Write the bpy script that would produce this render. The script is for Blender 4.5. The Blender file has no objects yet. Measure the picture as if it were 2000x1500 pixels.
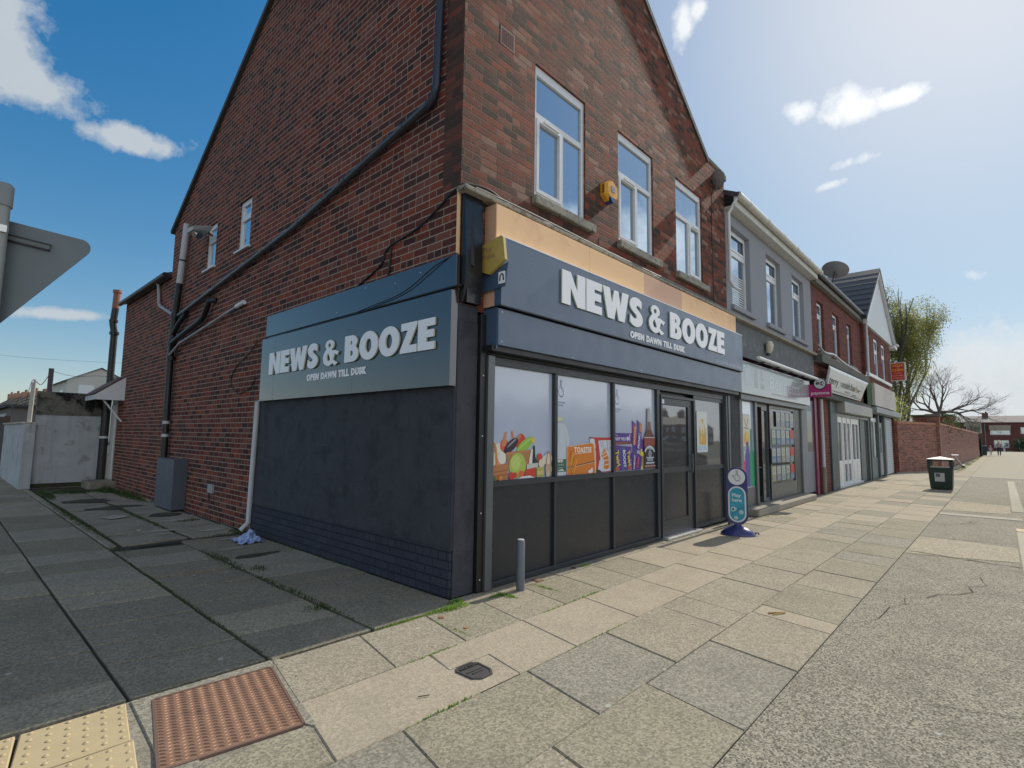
import bpy, math, random
from mathutils import Vector, Matrix
from mathutils.geometry import tessellate_polygon
random.seed(7)
SC = bpy.context.scene
COL = SC.collection
R_ = math.radians

# ------------------------------------------------------------------ camera
cam_d = bpy.data.cameras.new('camera'); cam = bpy.data.objects.new('camera', cam_d); COL.objects.link(cam)
cam_d.sensor_width = 36.0; cam_d.lens = 18.6235; cam_d.clip_end = 2000; cam_d.clip_start = 0.05
CR = Matrix(((0.67598323, -0.08154939, -0.73239086), (-0.73679099, -0.05641487, -0.67376286), (0.01362721, 0.99507138, -0.09822036)))
cam.matrix_world = Matrix.Translation((-3.36669676, -3.82678471, 1.5)) @ CR.to_4x4()
SC.camera = cam
SC.render.resolution_x = 1024; SC.render.resolution_y = 768

# ------------------------------------------------------------------ light
SUN_AZ = R_(-2.2)      # measured from +X towards +Y
SUN_EL = R_(38.5)
sun_d = bpy.data.lights.new('sun', 'SUN'); sun_d.energy = 3.0; sun_d.angle = R_(0.55); sun_d.color = (1.0, 0.92, 0.78)
sun = bpy.data.objects.new('sun', sun_d); COL.objects.link(sun)
sdir = Vector((math.cos(SUN_AZ) * math.cos(SUN_EL), math.sin(SUN_AZ) * math.cos(SUN_EL), math.sin(SUN_EL)))
sun.rotation_mode = 'QUATERNION'; sun.rotation_quaternion = sdir.to_track_quat('Z', 'Y')
SC.view_settings.view_transform = 'Standard'; SC.view_settings.look = 'None'
SC.view_settings.exposure = 0.42; SC.view_settings.gamma = 1.0

# ------------------------------------------------------------------ world: sky and clouds by direction
W = bpy.data.worlds.new('World'); SC.world = W; W.use_nodes = True
wn = W.node_tree; wn.nodes.clear()
def nd(nt, t, **k):
    n = nt.nodes.new(t)
    for a, b in k.items(): setattr(n, a, b)
    return n
def mth(nt, op, a, b=None, c=None, clamp=False):
    n = nt.nodes.new('ShaderNodeMath'); n.operation = op; n.use_clamp = clamp
    for i, v in enumerate((a, b, c)):
        if v is None: continue
        if hasattr(v, 'is_output'): nt.links.new(v, n.inputs[i])
        else: n.inputs[i].default_value = v
    return n.outputs[0]
def mixc(nt, f, a, b, mode='MIX'):
    n = nt.nodes.new('ShaderNodeMix'); n.data_type = 'RGBA'; n.blend_type = mode
    for s, v in ((n.inputs[0], f), (n.inputs[6], a), (n.inputs[7], b)):
        if hasattr(v, 'is_output'): nt.links.new(v, s)
        elif isinstance(v, (int, float)): s.default_value = v
        else: s.default_value = (*v, 1)
    return n.outputs[2]
def ramp(nt, v, pts, interp='LINEAR'):
    n = nt.nodes.new('ShaderNodeValToRGB'); n.color_ramp.interpolation = interp
    e = n.color_ramp.elements
    while len(e) < len(pts): e.new(0.5)
    for i, (p, c) in enumerate(pts):
        e[i].position = p; e[i].color = (*c, 1) if not isinstance(c, (int, float)) else (c, c, c, 1)
    nt.links.new(v, n.inputs[0]); return n.outputs[0]
sky = nd(wn, 'ShaderNodeTexSky', sky_type='NISHITA'); sky.sun_disc = False
sky.sun_elevation = SUN_EL; sky.sun_rotation = math.pi / 2 - SUN_AZ
sky.air_density = 1.0; sky.dust_density = 0.2; sky.ozone_density = 3.0; sky.altitude = 10
geo = nd(wn, 'ShaderNodeNewGeometry')
inc = nd(wn, 'ShaderNodeVectorMath', operation='SCALE'); inc.inputs[3].default_value = -1.0
tco = nd(wn, 'ShaderNodeTexCoord')
D = tco.outputs['Generated']
wz = nd(wn, 'ShaderNodeTexNoise'); wz.inputs['Scale'].default_value = 9.0; wz.inputs['Detail'].default_value = 8; wz.inputs['Roughness'].default_value = 0.62
wn.links.new(D, wz.inputs['Vector'])
wz2 = nd(wn, 'ShaderNodeTexNoise'); wz2.inputs['Scale'].default_value = 34.0; wz2.inputs['Detail'].default_value = 6; wz2.inputs['Roughness'].default_value = 0.65
wn.links.new(D, wz2.inputs['Vector'])
def wdot(v):
    n = nd(wn, 'ShaderNodeVectorMath', operation='DOT_PRODUCT'); wn.links.new(D, n.inputs[0]); n.inputs[1].default_value = v
    return n.outputs['Value']
def cdir(px, py): return (CR @ Vector(((px - 1000) / 1034.64, -(py - 750) / 1034.64, -1.0))).normalized()
# each cloud: direction seen from the street, half extents (tangent units), tilt, density
CLOUDS = [((20, 130), .085, .045, -38, 1.1), ((-80, 60), .10, .08, -20, 1.2), ((95, 195), .05, .028, -30, .75), ((262, 276), .075, .022, -16, .95), ((190, 262), .03, .012, -20, .7), ((130, 615), .07, .009, -3, .72),
          ((1336, 55), .018, .040, 8, .8), ((1363, 18), .016, .018, 0, .75), ((1665, 212), .055, .030, 10, .9), ((1755, 190), .055, .018, 22, .85), ((1565, 215), .03, .02, 0, .8), ((1645, 322), .040, .014, 20, .85), ((1625, 360), .032, .010, 20, .8),
          ((1905, 538), .025, .010, 0, .6), ((1850, 735), .045, .028, 0, .95), ((1965, 765), .09, .038, 0, .95), ((1890, 800), .15, .030, 0, .8), ((2150, 720), .2, .07, 0, 1.1)]
mask = None
for (p, a, b, t, dn) in CLOUDS:
    c = cdir(*p); rt = Vector((CR[0][0], CR[1][0], CR[2][0])); u = (rt - c * rt.dot(c)).normalized(); v = c.cross(u)
    if v.z < 0: v = -v
    ct, st = math.cos(R_(t)), math.sin(R_(t)); u, v = u * ct + v * st, v * ct - u * st
    du = mth(wn, 'DIVIDE', wdot(u), a); dv = mth(wn, 'DIVIDE', wdot(v), b)
    q = mth(wn, 'ADD', mth(wn, 'MULTIPLY', du, du), mth(wn, 'MULTIPLY', dv, dv))
    g = mth(wn, 'MULTIPLY', mth(wn, 'EXPONENT', mth(wn, 'MULTIPLY', q, -0.9)), dn)
    g = mth(wn, 'MULTIPLY', g, mth(wn, 'GREATER_THAN', wdot(c), 0.3))
    mask = g if mask is None else mth(wn, 'MAXIMUM', mask, g)
# broken cloud in the half of the sky over the road (behind the viewer)
bk = nd(wn, 'ShaderNodeTexNoise'); bk.inputs['Scale'].default_value = 3.6; bk.inputs['Detail'].default_value = 6
wn.links.new(D, bk.inputs['Vector'])
back = mth(wn, 'MULTIPLY', mth(wn, 'MULTIPLY', mth(wn, 'SUBTRACT', bk.outputs[0], 0.54), 6.0, clamp=True), mth(wn, 'MULTIPLY', mth(wn, 'SUBTRACT', -0.25, wdot((0.1, 1, 0))), 4.0, clamp=True))
mask = mth(wn, 'MAXIMUM', mask, mth(wn, 'MULTIPLY', back, 0.85))
nz = mth(wn, 'ADD', mth(wn, 'MULTIPLY', wz.outputs[0], 1.0), mth(wn, 'MULTIPLY', wz2.outputs[0], 0.55))
dens = mth(wn, 'MULTIPLY', mth(wn, 'SUBTRACT', mth(wn, 'ADD', mask, mth(wn, 'MULTIPLY', mth(wn, 'SUBTRACT', nz, 0.775), 1.5)), 0.42), 2.6, clamp=True)
dens = mth(wn, 'MULTIPLY', dens, mth(wn, 'GREATER_THAN', mask, 0.12))
dens = mth(wn, 'MULTIPLY', dens, 0.93)
glow = mth(wn, 'POWER', mth(wn, 'MAXIMUM', wdot(tuple(sdir)), 0.0), 7.0)
clc = mixc(wn, glow, (2.9, 3.15, 3.35), (6.6, 6.6, 6.5))
clc = mixc(wn, mth(wn, 'MULTIPLY', wz2.outputs[0], 0.35), clc, (2.1, 2.4, 2.8))
# thin bright haze round the sun (part of the sky itself)
aur = mth(wn, 'POWER', mth(wn, 'MAXIMUM', wdot(tuple(sdir)), 0.0), 9.0)
hsv = nd(wn, 'ShaderNodeHueSaturation'); hsv.inputs['Saturation'].default_value = 1.5; hsv.inputs['Value'].default_value = 0.92
cmp1 = nd(wn, 'ShaderNodeVectorMath', operation='MULTIPLY_ADD'); wn.links.new(sky.outputs[0], cmp1.inputs[0]); cmp1.inputs[1].default_value = (.13, .13, .13); cmp1.inputs[2].default_value = (1, 1, 1)
cmp2 = nd(wn, 'ShaderNodeVectorMath', operation='DIVIDE'); wn.links.new(sky.outputs[0], cmp2.inputs[0]); wn.links.new(cmp1.outputs[0], cmp2.inputs[1]); wn.links.new(cmp2.outputs[0], hsv.inputs['Color'])
skyc = mixc(wn, mth(wn, 'MULTIPLY', aur, 0.55), hsv.outputs[0], (4.9, 4.95, 4.9))
out = mixc(wn, dens, skyc, clc)
# unseen bright cloud added overhead and behind the viewer to lift ambient light
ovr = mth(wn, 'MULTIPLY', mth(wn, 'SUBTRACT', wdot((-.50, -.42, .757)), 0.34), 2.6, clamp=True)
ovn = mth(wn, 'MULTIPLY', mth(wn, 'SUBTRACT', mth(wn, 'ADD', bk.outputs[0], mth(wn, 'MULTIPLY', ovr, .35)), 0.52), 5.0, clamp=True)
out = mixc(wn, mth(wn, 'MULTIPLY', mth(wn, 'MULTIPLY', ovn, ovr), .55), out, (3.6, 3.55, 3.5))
# low white cloud bank added across the road to brighten the street front
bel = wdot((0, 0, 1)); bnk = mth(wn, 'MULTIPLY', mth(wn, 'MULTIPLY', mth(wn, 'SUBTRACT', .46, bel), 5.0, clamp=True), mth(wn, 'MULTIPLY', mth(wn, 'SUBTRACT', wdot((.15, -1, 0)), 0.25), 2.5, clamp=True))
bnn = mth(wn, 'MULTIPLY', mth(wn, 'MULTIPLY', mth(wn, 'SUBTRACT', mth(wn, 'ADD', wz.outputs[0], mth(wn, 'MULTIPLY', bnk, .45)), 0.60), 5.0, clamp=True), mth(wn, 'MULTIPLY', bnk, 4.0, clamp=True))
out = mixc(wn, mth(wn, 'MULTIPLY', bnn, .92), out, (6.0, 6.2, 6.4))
bg = nd(wn, 'ShaderNodeBackground'); bg.inputs[1].default_value = 0.15
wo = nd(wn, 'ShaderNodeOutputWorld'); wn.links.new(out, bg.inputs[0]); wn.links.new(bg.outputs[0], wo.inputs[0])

# ------------------------------------------------------------------ helpers
class MB:
    """collects faces; .f maps local (u,v,w) to world"""
    def __init__(s, f=None): s.v = []; s.p = []; s.m = []; s.sm = []; s.f = f or (lambda u, v, w: (u, v, w))
    def add(s, pts, faces, mi=0, smooth=False):
        o = len(s.v)
        s.v += [Vector(s.f(*p)) for p in pts]
        for fc in faces: s.p.append([o + i for i in fc]); s.m.append(mi); s.sm.append(smooth)
    def poly(s, pts, mi=0): s.add(pts, [list(range(len(pts)))], mi)
    def box(s, a0, a1, b0, b1, c0, c1, mi=0, bev=0.0):
        if bev > 0:
            e = bev; P = []
            for (x, y, z) in ((a0, b0, c0), (a1, b0, c0), (a1, b1, c0), (a0, b1, c0), (a0, b0, c1), (a1, b0, c1), (a1, b1, c1), (a0, b1, c1)):
                sx = e if x == a0 else -e; sy = e if y == b0 else -e; sz = e if z == c0 else -e
                P += [(x, y + sy, z + sz), (x + sx, y, z + sz), (x + sx, y + sy, z)]
            def X(i): return 3 * i
            F = [[X(0), X(4), X(7), X(3)], [X(1), X(2), X(6), X(5)], [X(0) + 1, X(1) + 1, X(5) + 1, X(4) + 1], [X(3) + 1, X(7) + 1, X(6) + 1, X(2) + 1],
                 [X(0) + 2, X(3) + 2, X(2) + 2, X(1) + 2], [X(4) + 2, X(5) + 2, X(6) + 2, X(7) + 2]]
            for i, j in ((0, 1), (3, 2), (4, 5), (7, 6)): F.append([X(i) + 1, X(j) + 1, X(j) + 2, X(i) + 2])
            for i, j in ((0, 3), (1, 2), (4, 7), (5, 6)): F.append([X(i), X(j), X(j) + 2, X(i) + 2])
            for i, j in ((0, 4), (1, 5), (2, 6), (3, 7)): F.append([X(i), X(j), X(j) + 1, X(i) + 1])
            for i in range(8): F.append([X(i), X(i) + 1, X(i) + 2])
            s.add(P, F, mi); return
        s.add([(a0, b0, c0), (a1, b0, c0), (a1, b1, c0), (a0, b1, c0), (a0, b0, c1), (a1, b0, c1), (a1, b1, c1), (a0, b1, c1)],
              [(0, 3, 2, 1), (4, 5, 6, 7), (0, 1, 5, 4), (1, 2, 6, 5), (2, 3, 7, 6), (3, 0, 4, 7)], mi)
    def prism(s, poly, w0, w1, mi=0, holes=(), side=None, smooth=False):
        loops = [poly] + list(holes)
        flat = [p for l in loops for p in l]
        tri = tessellate_polygon([[Vector((a, b, 0)) for a, b in l] for l in loops])
        n = len(flat)
        s.add([(a, b, w0) for a, b in flat] + [(a, b, w1) for a, b in flat], [list(t) for t in tri] + [[n + i for i in t] for t in tri], mi)
        o = 0
        for l in loops:
            k = len(l)
            s.add([(a, b, w0) for a, b in l] + [(a, b, w1) for a, b in l], [(i, (i + 1) % k, k + (i + 1) % k, k + i) for i in range(k)], mi if side is None else side, smooth)
    def tube(s, pts, rs, n=8, mi=0, caps=True, smooth=True):
        pts = [Vector(s.f(*p)) for p in pts]; sv = s.f; s.f = lambda u, v, w: (u, v, w)
        if isinstance(rs, (int, float)): rs = [rs] * len(pts)
        V = []; up = Vector((0, 0, 1)); pa = None
        for i, p in enumerate(pts):
            d = (pts[min(i + 1, len(pts) - 1)] - pts[max(i - 1, 0)])
            if d.length < 1e-9: d = Vector((0, 0, 1))
            d.normalize()
            if pa is None: pa = d.orthogonal().normalized()
            else:
                pa = pa - d * pa.dot(d)
                pa = pa.normalized() if pa.length > 1e-6 else d.orthogonal().normalized()
            pb = d.cross(pa)
            for k in range(n):
                a = 2 * math.pi * k / n; V.append(tuple(p + (pa * math.cos(a) + pb * math.sin(a)) * rs[i]))
        F = [(i * n + k, i * n + (k + 1) % n, (i + 1) * n + (k + 1) % n, (i + 1) * n + k) for i in range(len(pts) - 1) for k in range(n)]
        s.add(V, F, mi, smooth)
        if caps: s.add(V[:n] + V[-n:], [list(range(n))[::-1], list(range(n, 2 * n))], mi)
        s.f = sv
    def cyl(s, p0, p1, r0, r1=None, n=16, mi=0): s.tube([p0, p1], [r0, r0 if r1 is None else r1], n, mi)
    def grid(s, u0, u1, v0, v1, w, holes=(), reveal=0.0, mi=0, mr=None):
        """flat wall face with rectangular holes, optional reveals going to w-reveal"""
        us = sorted(set([u0, u1] + [h for q in holes for h in q[:2]])); vs = sorted(set([v0, v1] + [h for q in holes for h in q[2:4]]))
        for i in range(len(us) - 1):
            for j in range(len(vs) - 1):
                cu, cv = (us[i] + us[i + 1]) / 2, (vs[j] + vs[j + 1]) / 2
                if any(h[0] < cu < h[1] and h[2] < cv < h[3] for h in holes): continue
                s.add([(us[i], vs[j], w), (us[i + 1], vs[j], w), (us[i + 1], vs[j + 1], w), (us[i], vs[j + 1], w)], [(0, 1, 2, 3)], mi)
        if reveal:
            for h in holes:
                a, b, c, d = h[:4]; q = w - reveal
                for (A, B) in (((a, c), (b, c)), ((b, c), (b, d)), ((b, d), (a, d)), ((a, d), (a, c))):
                    s.add([(*A, w), (*B, w), (*B, q), (*A, q)], [(0, 1, 2, 3)], mi if mr is None else mr)
    def build(s, name, mats, parent=None, label=None):
        off = Vector(parent.get('_o', (0, 0, 0))) if parent is not None else Vector((0, 0, 0))
        me = bpy.data.meshes.new(name); me.from_pydata([tuple(v - off) for v in s.v], [], s.p)
        if not isinstance(mats, (list, tuple)): mats = [mats]
        for m in mats: me.materials.append(m)
        me.polygons.foreach_set('material_index', s.m); me.polygons.foreach_set('use_smooth', s.sm); me.update()
        o = bpy.data.objects.new(name, me); COL.objects.link(o)
        if parent is not None: o.parent = parent; o['_o'] = tuple(off)
        if label: o['label'] = label
        return o
def thing(name, label, cat, loc=(0, 0, 0), group=None):
    o = bpy.data.objects.new(name, None); COL.objects.link(o); o.location = loc; o['_o'] = tuple(loc); o.empty_display_size = .2
    o['label'] = label; o['category'] = cat
    if group: o['group'] = group
    return o
def tag(o, label, cat, group=None, kind=None):
    o['label'] = label; o['category'] = cat
    if group: o['group'] = group
    if kind: o['kind'] = kind
    return o
def struct(mb, name, mats): o = mb.build(name, mats); o['kind'] = 'structure'; return o
def ring(cx, cy, r, n=24, sx=1.0, sy=1.0, a0=0): return [(cx + r * sx * math.cos(a0 + 2 * math.pi * i / n), cy + r * sy * math.sin(a0 + 2 * math.pi * i / n)) for i in range(n)]
def rrect(u0, u1, v0, v1, r, n=5):
    P = []
    for cx, cy, a in ((u1 - r, v1 - r, 0), (u0 + r, v1 - r, 90), (u0 + r, v0 + r, 180), (u1 - r, v0 + r, 270)):
        for i in range(n + 1): t = R_(a + 90 * i / n); P.append((cx + r * math.cos(t), cy + r * math.sin(t)))
    return P
FY = lambda y0: (lambda u, v, w: (u, y0 - w, v))              # face towards -Y (the street front)
FX = lambda x0: (lambda u, v, w: (x0 - w, -u, v))             # face towards -X: u runs to the right as seen from the street
def frame(o, r, up):
    o = Vector(o); r = Vector(r).normalized(); up = Vector(up).normalized(); n = r.cross(up)
    return lambda u, v, w: tuple(o + r * u + up * v + n * w)
_tc = {}
def text(mb, s, u, v, h, w0, w1, width=None, bold=0.0, mi=0, align='L', shear=0.0, sp=1.0):
    key = (s, round(bold, 3), sp, w1 > w0)
    if key not in _tc:
        cu = bpy.data.curves.new('t', 'FONT'); cu.body = s; cu.extrude = 0.5 if w1 > w0 else 0; cu.offset = bold; cu.resolution_u = 4; cu.shear = shear; cu.space_character = sp
        o = bpy.data.objects.new('t', cu); me = o.to_mesh()
        V = [tuple(x.co) for x in me.vertices]; F = [tuple(p.vertices) for p in me.polygons]; o.to_mesh_clear(); bpy.data.objects.remove(o)
        _tc[key] = (V, F)
    V, F = _tc[key]
    x0 = min(p[0] for p in V); x1 = max(p[0] for p in V); sy = h / 0.73; sx = (width / (x1 - x0)) if width else sy
    if align == 'C': u -= (x1 - x0) * sx / 2
    if w1 > w0: mb.add([(u + (x - x0) * sx, v + y * sy, (w0 + w1) / 2 + z * (w1 - w0)) for x, y, z in V], F, mi)
    else: mb.add([(u + (x - x0) * sx, v + y * sy, w0) for x, y, z in V], F, mi)

# ------------------------------------------------------------------ materials
def base(name):
    m = bpy.data.materials.new(name); m.use_nodes = True; nt = m.node_tree
    return m, nt, nt.nodes['Principled BSDF']
def noise(nt, vec, sc, det=4, ro=.55, dist=0):
    n = nd(nt, 'ShaderNodeTexNoise'); n.inputs['Scale'].default_value = sc; n.inputs['Detail'].default_value = det; n.inputs['Roughness'].default_value = ro; n.inputs['Distortion'].default_value = dist
    if vec is not None: nt.links.new(vec, n.inputs['Vector'])
    return n.outputs[0]
def pos(nt): return nd(nt, 'ShaderNodeNewGeometry').outputs['Position']
def bump(nt, bs, h, st, dist=.01, prev=None):
    b = nd(nt, 'ShaderNodeBump'); b.inputs['Strength'].default_value = st; b.inputs['Distance'].default_value = dist
    nt.links.new(h, b.inputs['Height'])
    if prev is not None: nt.links.new(prev, b.inputs['Normal'])
    nt.links.new(b.outputs[0], bs.inputs['Normal']); return b.outputs[0]
def M(name, col, rough=.6, metal=0.0, var=.2, vs=2.5, bp=0.0, bs_=120.0, spec=.5, col2=None, cs=6.0, cthr=.55, streak=0.0, coat=0.0):
    m, nt, b = base(name); P = pos(nt)
    c = mixc(nt, noise(nt, P, vs), tuple(x * (1 - var) for x in col), tuple(min(1, x * (1 + var)) for x in col))
    if col2 is not None:
        t = mth(nt, 'MULTIPLY', mth(nt, 'SUBTRACT', noise(nt, P, cs, 7, .65), cthr), 7, clamp=True); c = mixc(nt, t, c, col2)
    if streak:
        mp = nd(nt, 'ShaderNodeMapping'); mp.inputs['Scale'].default_value = (9, 9, .7); nt.links.new(P, mp.inputs[0])
        t = mth(nt, 'MULTIPLY', mth(nt, 'SUBTRACT', noise(nt, mp.outputs[0], 1.0, 5), .52), streak * 6, clamp=True); c = mixc(nt, mth(nt, 'MULTIPLY', t, .6), c, tuple(x * .45 for x in col))
    nt.links.new(c, b.inputs['Base Color']); b.inputs['Metallic'].default_value = metal; b.inputs['Specular IOR Level'].default_value = spec; b.inputs['Coat Weight'].default_value = coat; b.inputs['Coat Roughness'].default_value = .08
    r = mth(nt, 'ADD', mth(nt, 'MULTIPLY', mth(nt, 'SUBTRACT', noise(nt, P, vs * 3), .5), .25), rough, clamp=True); nt.links.new(r, b.inputs['Roughness'])
    if bp: bump(nt, b, noise(nt, P, bs_, 4, .7), bp, .004 if bp < .9 else .012)
    return m
def brick(name, palette, mortar, bw=.235, bh=.083, mw=.011, header=4, rough=.85, bp=.7, soot=.35, pale=None, relief=.012, mfade=0.0, wob=.004):
    """brickwork from world position; bricks keep their own random colour; every nth course is headers"""
    m, nt, b = base(name); g = nd(nt, 'ShaderNodeNewGeometry'); P = g.outputs['Position']
    sp = nd(nt, 'ShaderNodeSeparateXYZ'); nt.links.new(P, sp.inputs[0]); sn = nd(nt, 'ShaderNodeSeparateXYZ'); nt.links.new(g.outputs['True Normal'], sn.inputs[0])
    isx = mth(nt, 'GREATER_THAN', mth(nt, 'ABSOLUTE', sn.outputs[0]), mth(nt, 'ABSOLUTE', sn.outputs[1]))
    U = mth(nt, 'ADD', mth(nt, 'MULTIPLY', isx, sp.outputs[1]), mth(nt, 'MULTIPLY', mth(nt, 'SUBTRACT', 1.0, isx), sp.outputs[0]))
    n1 = noise(nt, P, 7.0, 3); n2 = noise(nt, P, 55.0, 3)
    U = mth(nt, 'ADD', U, mth(nt, 'MULTIPLY', mth(nt, 'SUBTRACT', n2, .5), wob * 1.5)); U = mth(nt, 'ADD', U, 60.0)
    Z = mth(nt, 'ADD', sp.outputs[2], mth(nt, 'MULTIPLY', mth(nt, 'SUBTRACT', n1, .5), wob)); Z = mth(nt, 'ADD', Z, mth(nt, 'MULTIPLY', mth(nt, 'SUBTRACT', n2, .5), wob))
    rr = mth(nt, 'DIVIDE', Z, bh); row = mth(nt, 'FLOOR', rr); fz = mth(nt, 'SUBTRACT', rr, row)
    hd = mth(nt, 'LESS_THAN', mth(nt, 'FLOORED_MODULO', row, float(header)), 0.5)
    wd = mth(nt, 'MULTIPLY', bw, mth(nt, 'SUBTRACT', 1.0, mth(nt, 'MULTIPLY', hd, .5)))
    off = mth(nt, 'MULTIPLY', mth(nt, 'FLOORED_MODULO', row, 2.0), .5)
    jit = nd(nt, 'ShaderNodeTexWhiteNoise', noise_dimensions='1D'); nt.links.new(row, jit.inputs['W'])
    off = mth(nt, 'ADD', off, mth(nt, 'MULTIPLY', jit.outputs[0], .18))
    cc = mth(nt, 'ADD', mth(nt, 'DIVIDE', U, wd), off); col = mth(nt, 'FLOOR', cc); fu = mth(nt, 'SUBTRACT', cc, col)
    cv = nd(nt, 'ShaderNodeCombineXYZ'); nt.links.new(col, cv.inputs[0]); nt.links.new(row, cv.inputs[1]); nt.links.new(isx, cv.inputs[2])
    wh = nd(nt, 'ShaderNodeTexWhiteNoise', noise_dimensions='3D'); nt.links.new(cv.outputs[0], wh.inputs['Vector'])
    du = mth(nt, 'MULTIPLY', mth(nt, 'MINIMUM', fu, mth(nt, 'SUBTRACT', 1.0, fu)), wd); dz = mth(nt, 'MULTIPLY', mth(nt, 'MINIMUM', fz, mth(nt, 'SUBTRACT', 1.0, fz)), bh)
    d = mth(nt, 'MINIMUM', mth(nt, 'MULTIPLY', du, 1.45), dz)
    mk = nd(nt, 'ShaderNodeMapRange', interpolation_type='SMOOTHSTEP'); nt.links.new(d, mk.inputs[0]); mk.inputs[1].default_value = mw * .35; mk.inputs[2].default_value = mw * .75
    mask_ = mk.outputs[0]
    k = len(palette); pc = ramp(nt, wh.outputs[0], [(i / k, c) for i, c in enumerate(palette)], 'CONSTANT')
    vw = mth(nt, 'ADD', .72, mth(nt, 'MULTIPLY', noise(nt, P, 30.0, 5, .7), .56)); pc = mixc(nt, 1.0, pc, vw, 'MULTIPLY')
    sv = nd(nt, 'ShaderNodeCombineColor'); 
    so = mth(nt, 'MULTIPLY', mth(nt, 'SUBTRACT', noise(nt, P, .8, 5, .6), .45), 3.0, clamp=True)
    pc = mixc(nt, mth(nt, 'MULTIPLY', so, soot), pc, (.05, .038, .033))
    if pale is not None:
        pt = mth(nt, 'MULTIPLY', mth(nt, 'SUBTRACT', noise(nt, P, 1.9, 6, .65), .60), 6.0, clamp=True); pc = mixc(nt, mth(nt, 'MULTIPLY', pt, .6), pc, pale)
    mc = mixc(nt, noise(nt, P, 12.0, 4), tuple(x * .7 for x in mortar), tuple(min(1, x * 1.2) for x in mortar))
    if mfade:
        mf = mth(nt, 'MULTIPLY', mth(nt, 'SUBTRACT', noise(nt, P, 3.3, 6, .7), .40), 4.0, clamp=True); mc = mixc(nt, mth(nt, 'MULTIPLY', mf, mfade), mc, (.06, .042, .036))
    c = mixc(nt, mask_, mc, pc); nt.links.new(c, b.inputs['Base Color']); b.inputs['Roughness'].default_value = rough; b.inputs['Specular IOR Level'].default_value = .25
    tilt = mth(nt, 'MULTIPLY', mth(nt, 'SUBTRACT', wh.outputs[0], .5), .5)
    hgt = mth(nt, 'ADD', mth(nt, 'MULTIPLY', mask_, mth(nt, 'ADD', 1.0, tilt)), mth(nt, 'MULTIPLY', noise(nt, P, 70.0, 5, .7), .55))
    bump(nt, b, hgt, bp, relief); return m
def glassy(name, tint=(.02, .03, .04), refl=.45, rough=.02, rc=(.92, .96, 1.0)):
    m, nt, b = base(name); b.inputs['Base Color'].default_value = (*tint, 1); b.inputs['Roughness'].default_value = .5
    gl = nd(nt, 'ShaderNodeBsdfGlossy'); gl.inputs['Roughness'].default_value = rough; gl.inputs['Color'].default_value = (*rc, 1)
    P = pos(nt); bn = nd(nt, 'ShaderNodeBump'); bn.inputs['Strength'].default_value = .12; bn.inputs['Distance'].default_value = .02; nt.links.new(noise(nt, P, 1.3, 2), bn.inputs['Height']); nt.links.new(bn.outputs[0], gl.inputs['Normal'])
    mx = nd(nt, 'ShaderNodeMixShader'); mx.inputs[0].default_value = refl; nt.links.new(b.outputs[0], mx.inputs[1]); nt.links.new(gl.outputs[0], mx.inputs[2])
    nt.links.new(mx.outputs[0], nt.nodes['Material Output'].inputs['Surface']); return m
def flag(name, col, agg=.55, stain=.5, spot=True, vsc=85.0):
    m, nt, b = base(name); P = pos(nt)
    vo = nd(nt, 'ShaderNodeTexVoronoi'); vo.inputs['Scale'].default_value = vsc; nt.links.new(P, vo.inputs['Vector'])
    vc = nd(nt, 'ShaderNodeSeparateColor'); nt.links.new(vo.outputs['Color'], vc.inputs[0])
    a = mth(nt, 'ADD', mth(nt, 'MULTIPLY', vc.outputs[0], .7), mth(nt, 'MULTIPLY', noise(nt, P, 75.0, 5, .8), .5))
    c = ramp(nt, a, [(.18, tuple(x * (1 - agg) for x in col)), (.55, col), (.9, tuple(min(1, x * (1 + agg * 1.1)) for x in col))])
    s = mth(nt, 'MULTIPLY', mth(nt, 'SUBTRACT', noise(nt, P, 1.6, 7, .68), .46), 3.2, clamp=True); c = mixc(nt, mth(nt, 'MULTIPLY', s, stain), c, tuple(x * .55 for x in col))
    lg = mth(nt, 'MULTIPLY', mth(nt, 'SUBTRACT', noise(nt, P, 4.3, 5, .6), .56), 5, clamp=True); c = mixc(nt, mth(nt, 'MULTIPLY', lg, stain * .4), c, (.12, .115, .085))
    st = mth(nt, 'MULTIPLY', mth(nt, 'SUBTRACT', noise(nt, P, 9.0, 8, .75, 1.2), .58), 6, clamp=True); c = mixc(nt, mth(nt, 'MULTIPLY', st, stain * .7), c, tuple(x * .6 for x in col))
    if spot:
        v2 = nd(nt, 'ShaderNodeTexVoronoi'); v2.inputs['Scale'].default_value = 3.1; v2.inputs['Randomness'].default_value = 1.0; nt.links.new(P, v2.inputs['Vector'])
        rr = mth(nt, 'ADD', v2.outputs['Distance'], mth(nt, 'MULTIPLY', noise(nt, P, 22.0), .06)); g_ = mth(nt, 'LESS_THAN', rr, .085)
        sel = nd(nt, 'ShaderNodeSeparateColor'); nt.links.new(v2.outputs['Color'], sel.inputs[0]); g_ = mth(nt, 'MULTIPLY', g_, mth(nt, 'GREATER_THAN', sel.outputs[0], .55))
        c = mixc(nt, mth(nt, 'MULTIPLY', g_, .55), c, (.55, .55, .50))
    nt.links.new(c, b.inputs['Base Color']); b.inputs['Roughness'].default_value = .9; b.inputs['Specular IOR Level'].default_value = .25
    bump(nt, b, mth(nt, 'ADD', a, mth(nt, 'MULTIPLY', noise(nt, P, 14.0, 4), .8)), .55, .004); return m

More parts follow.
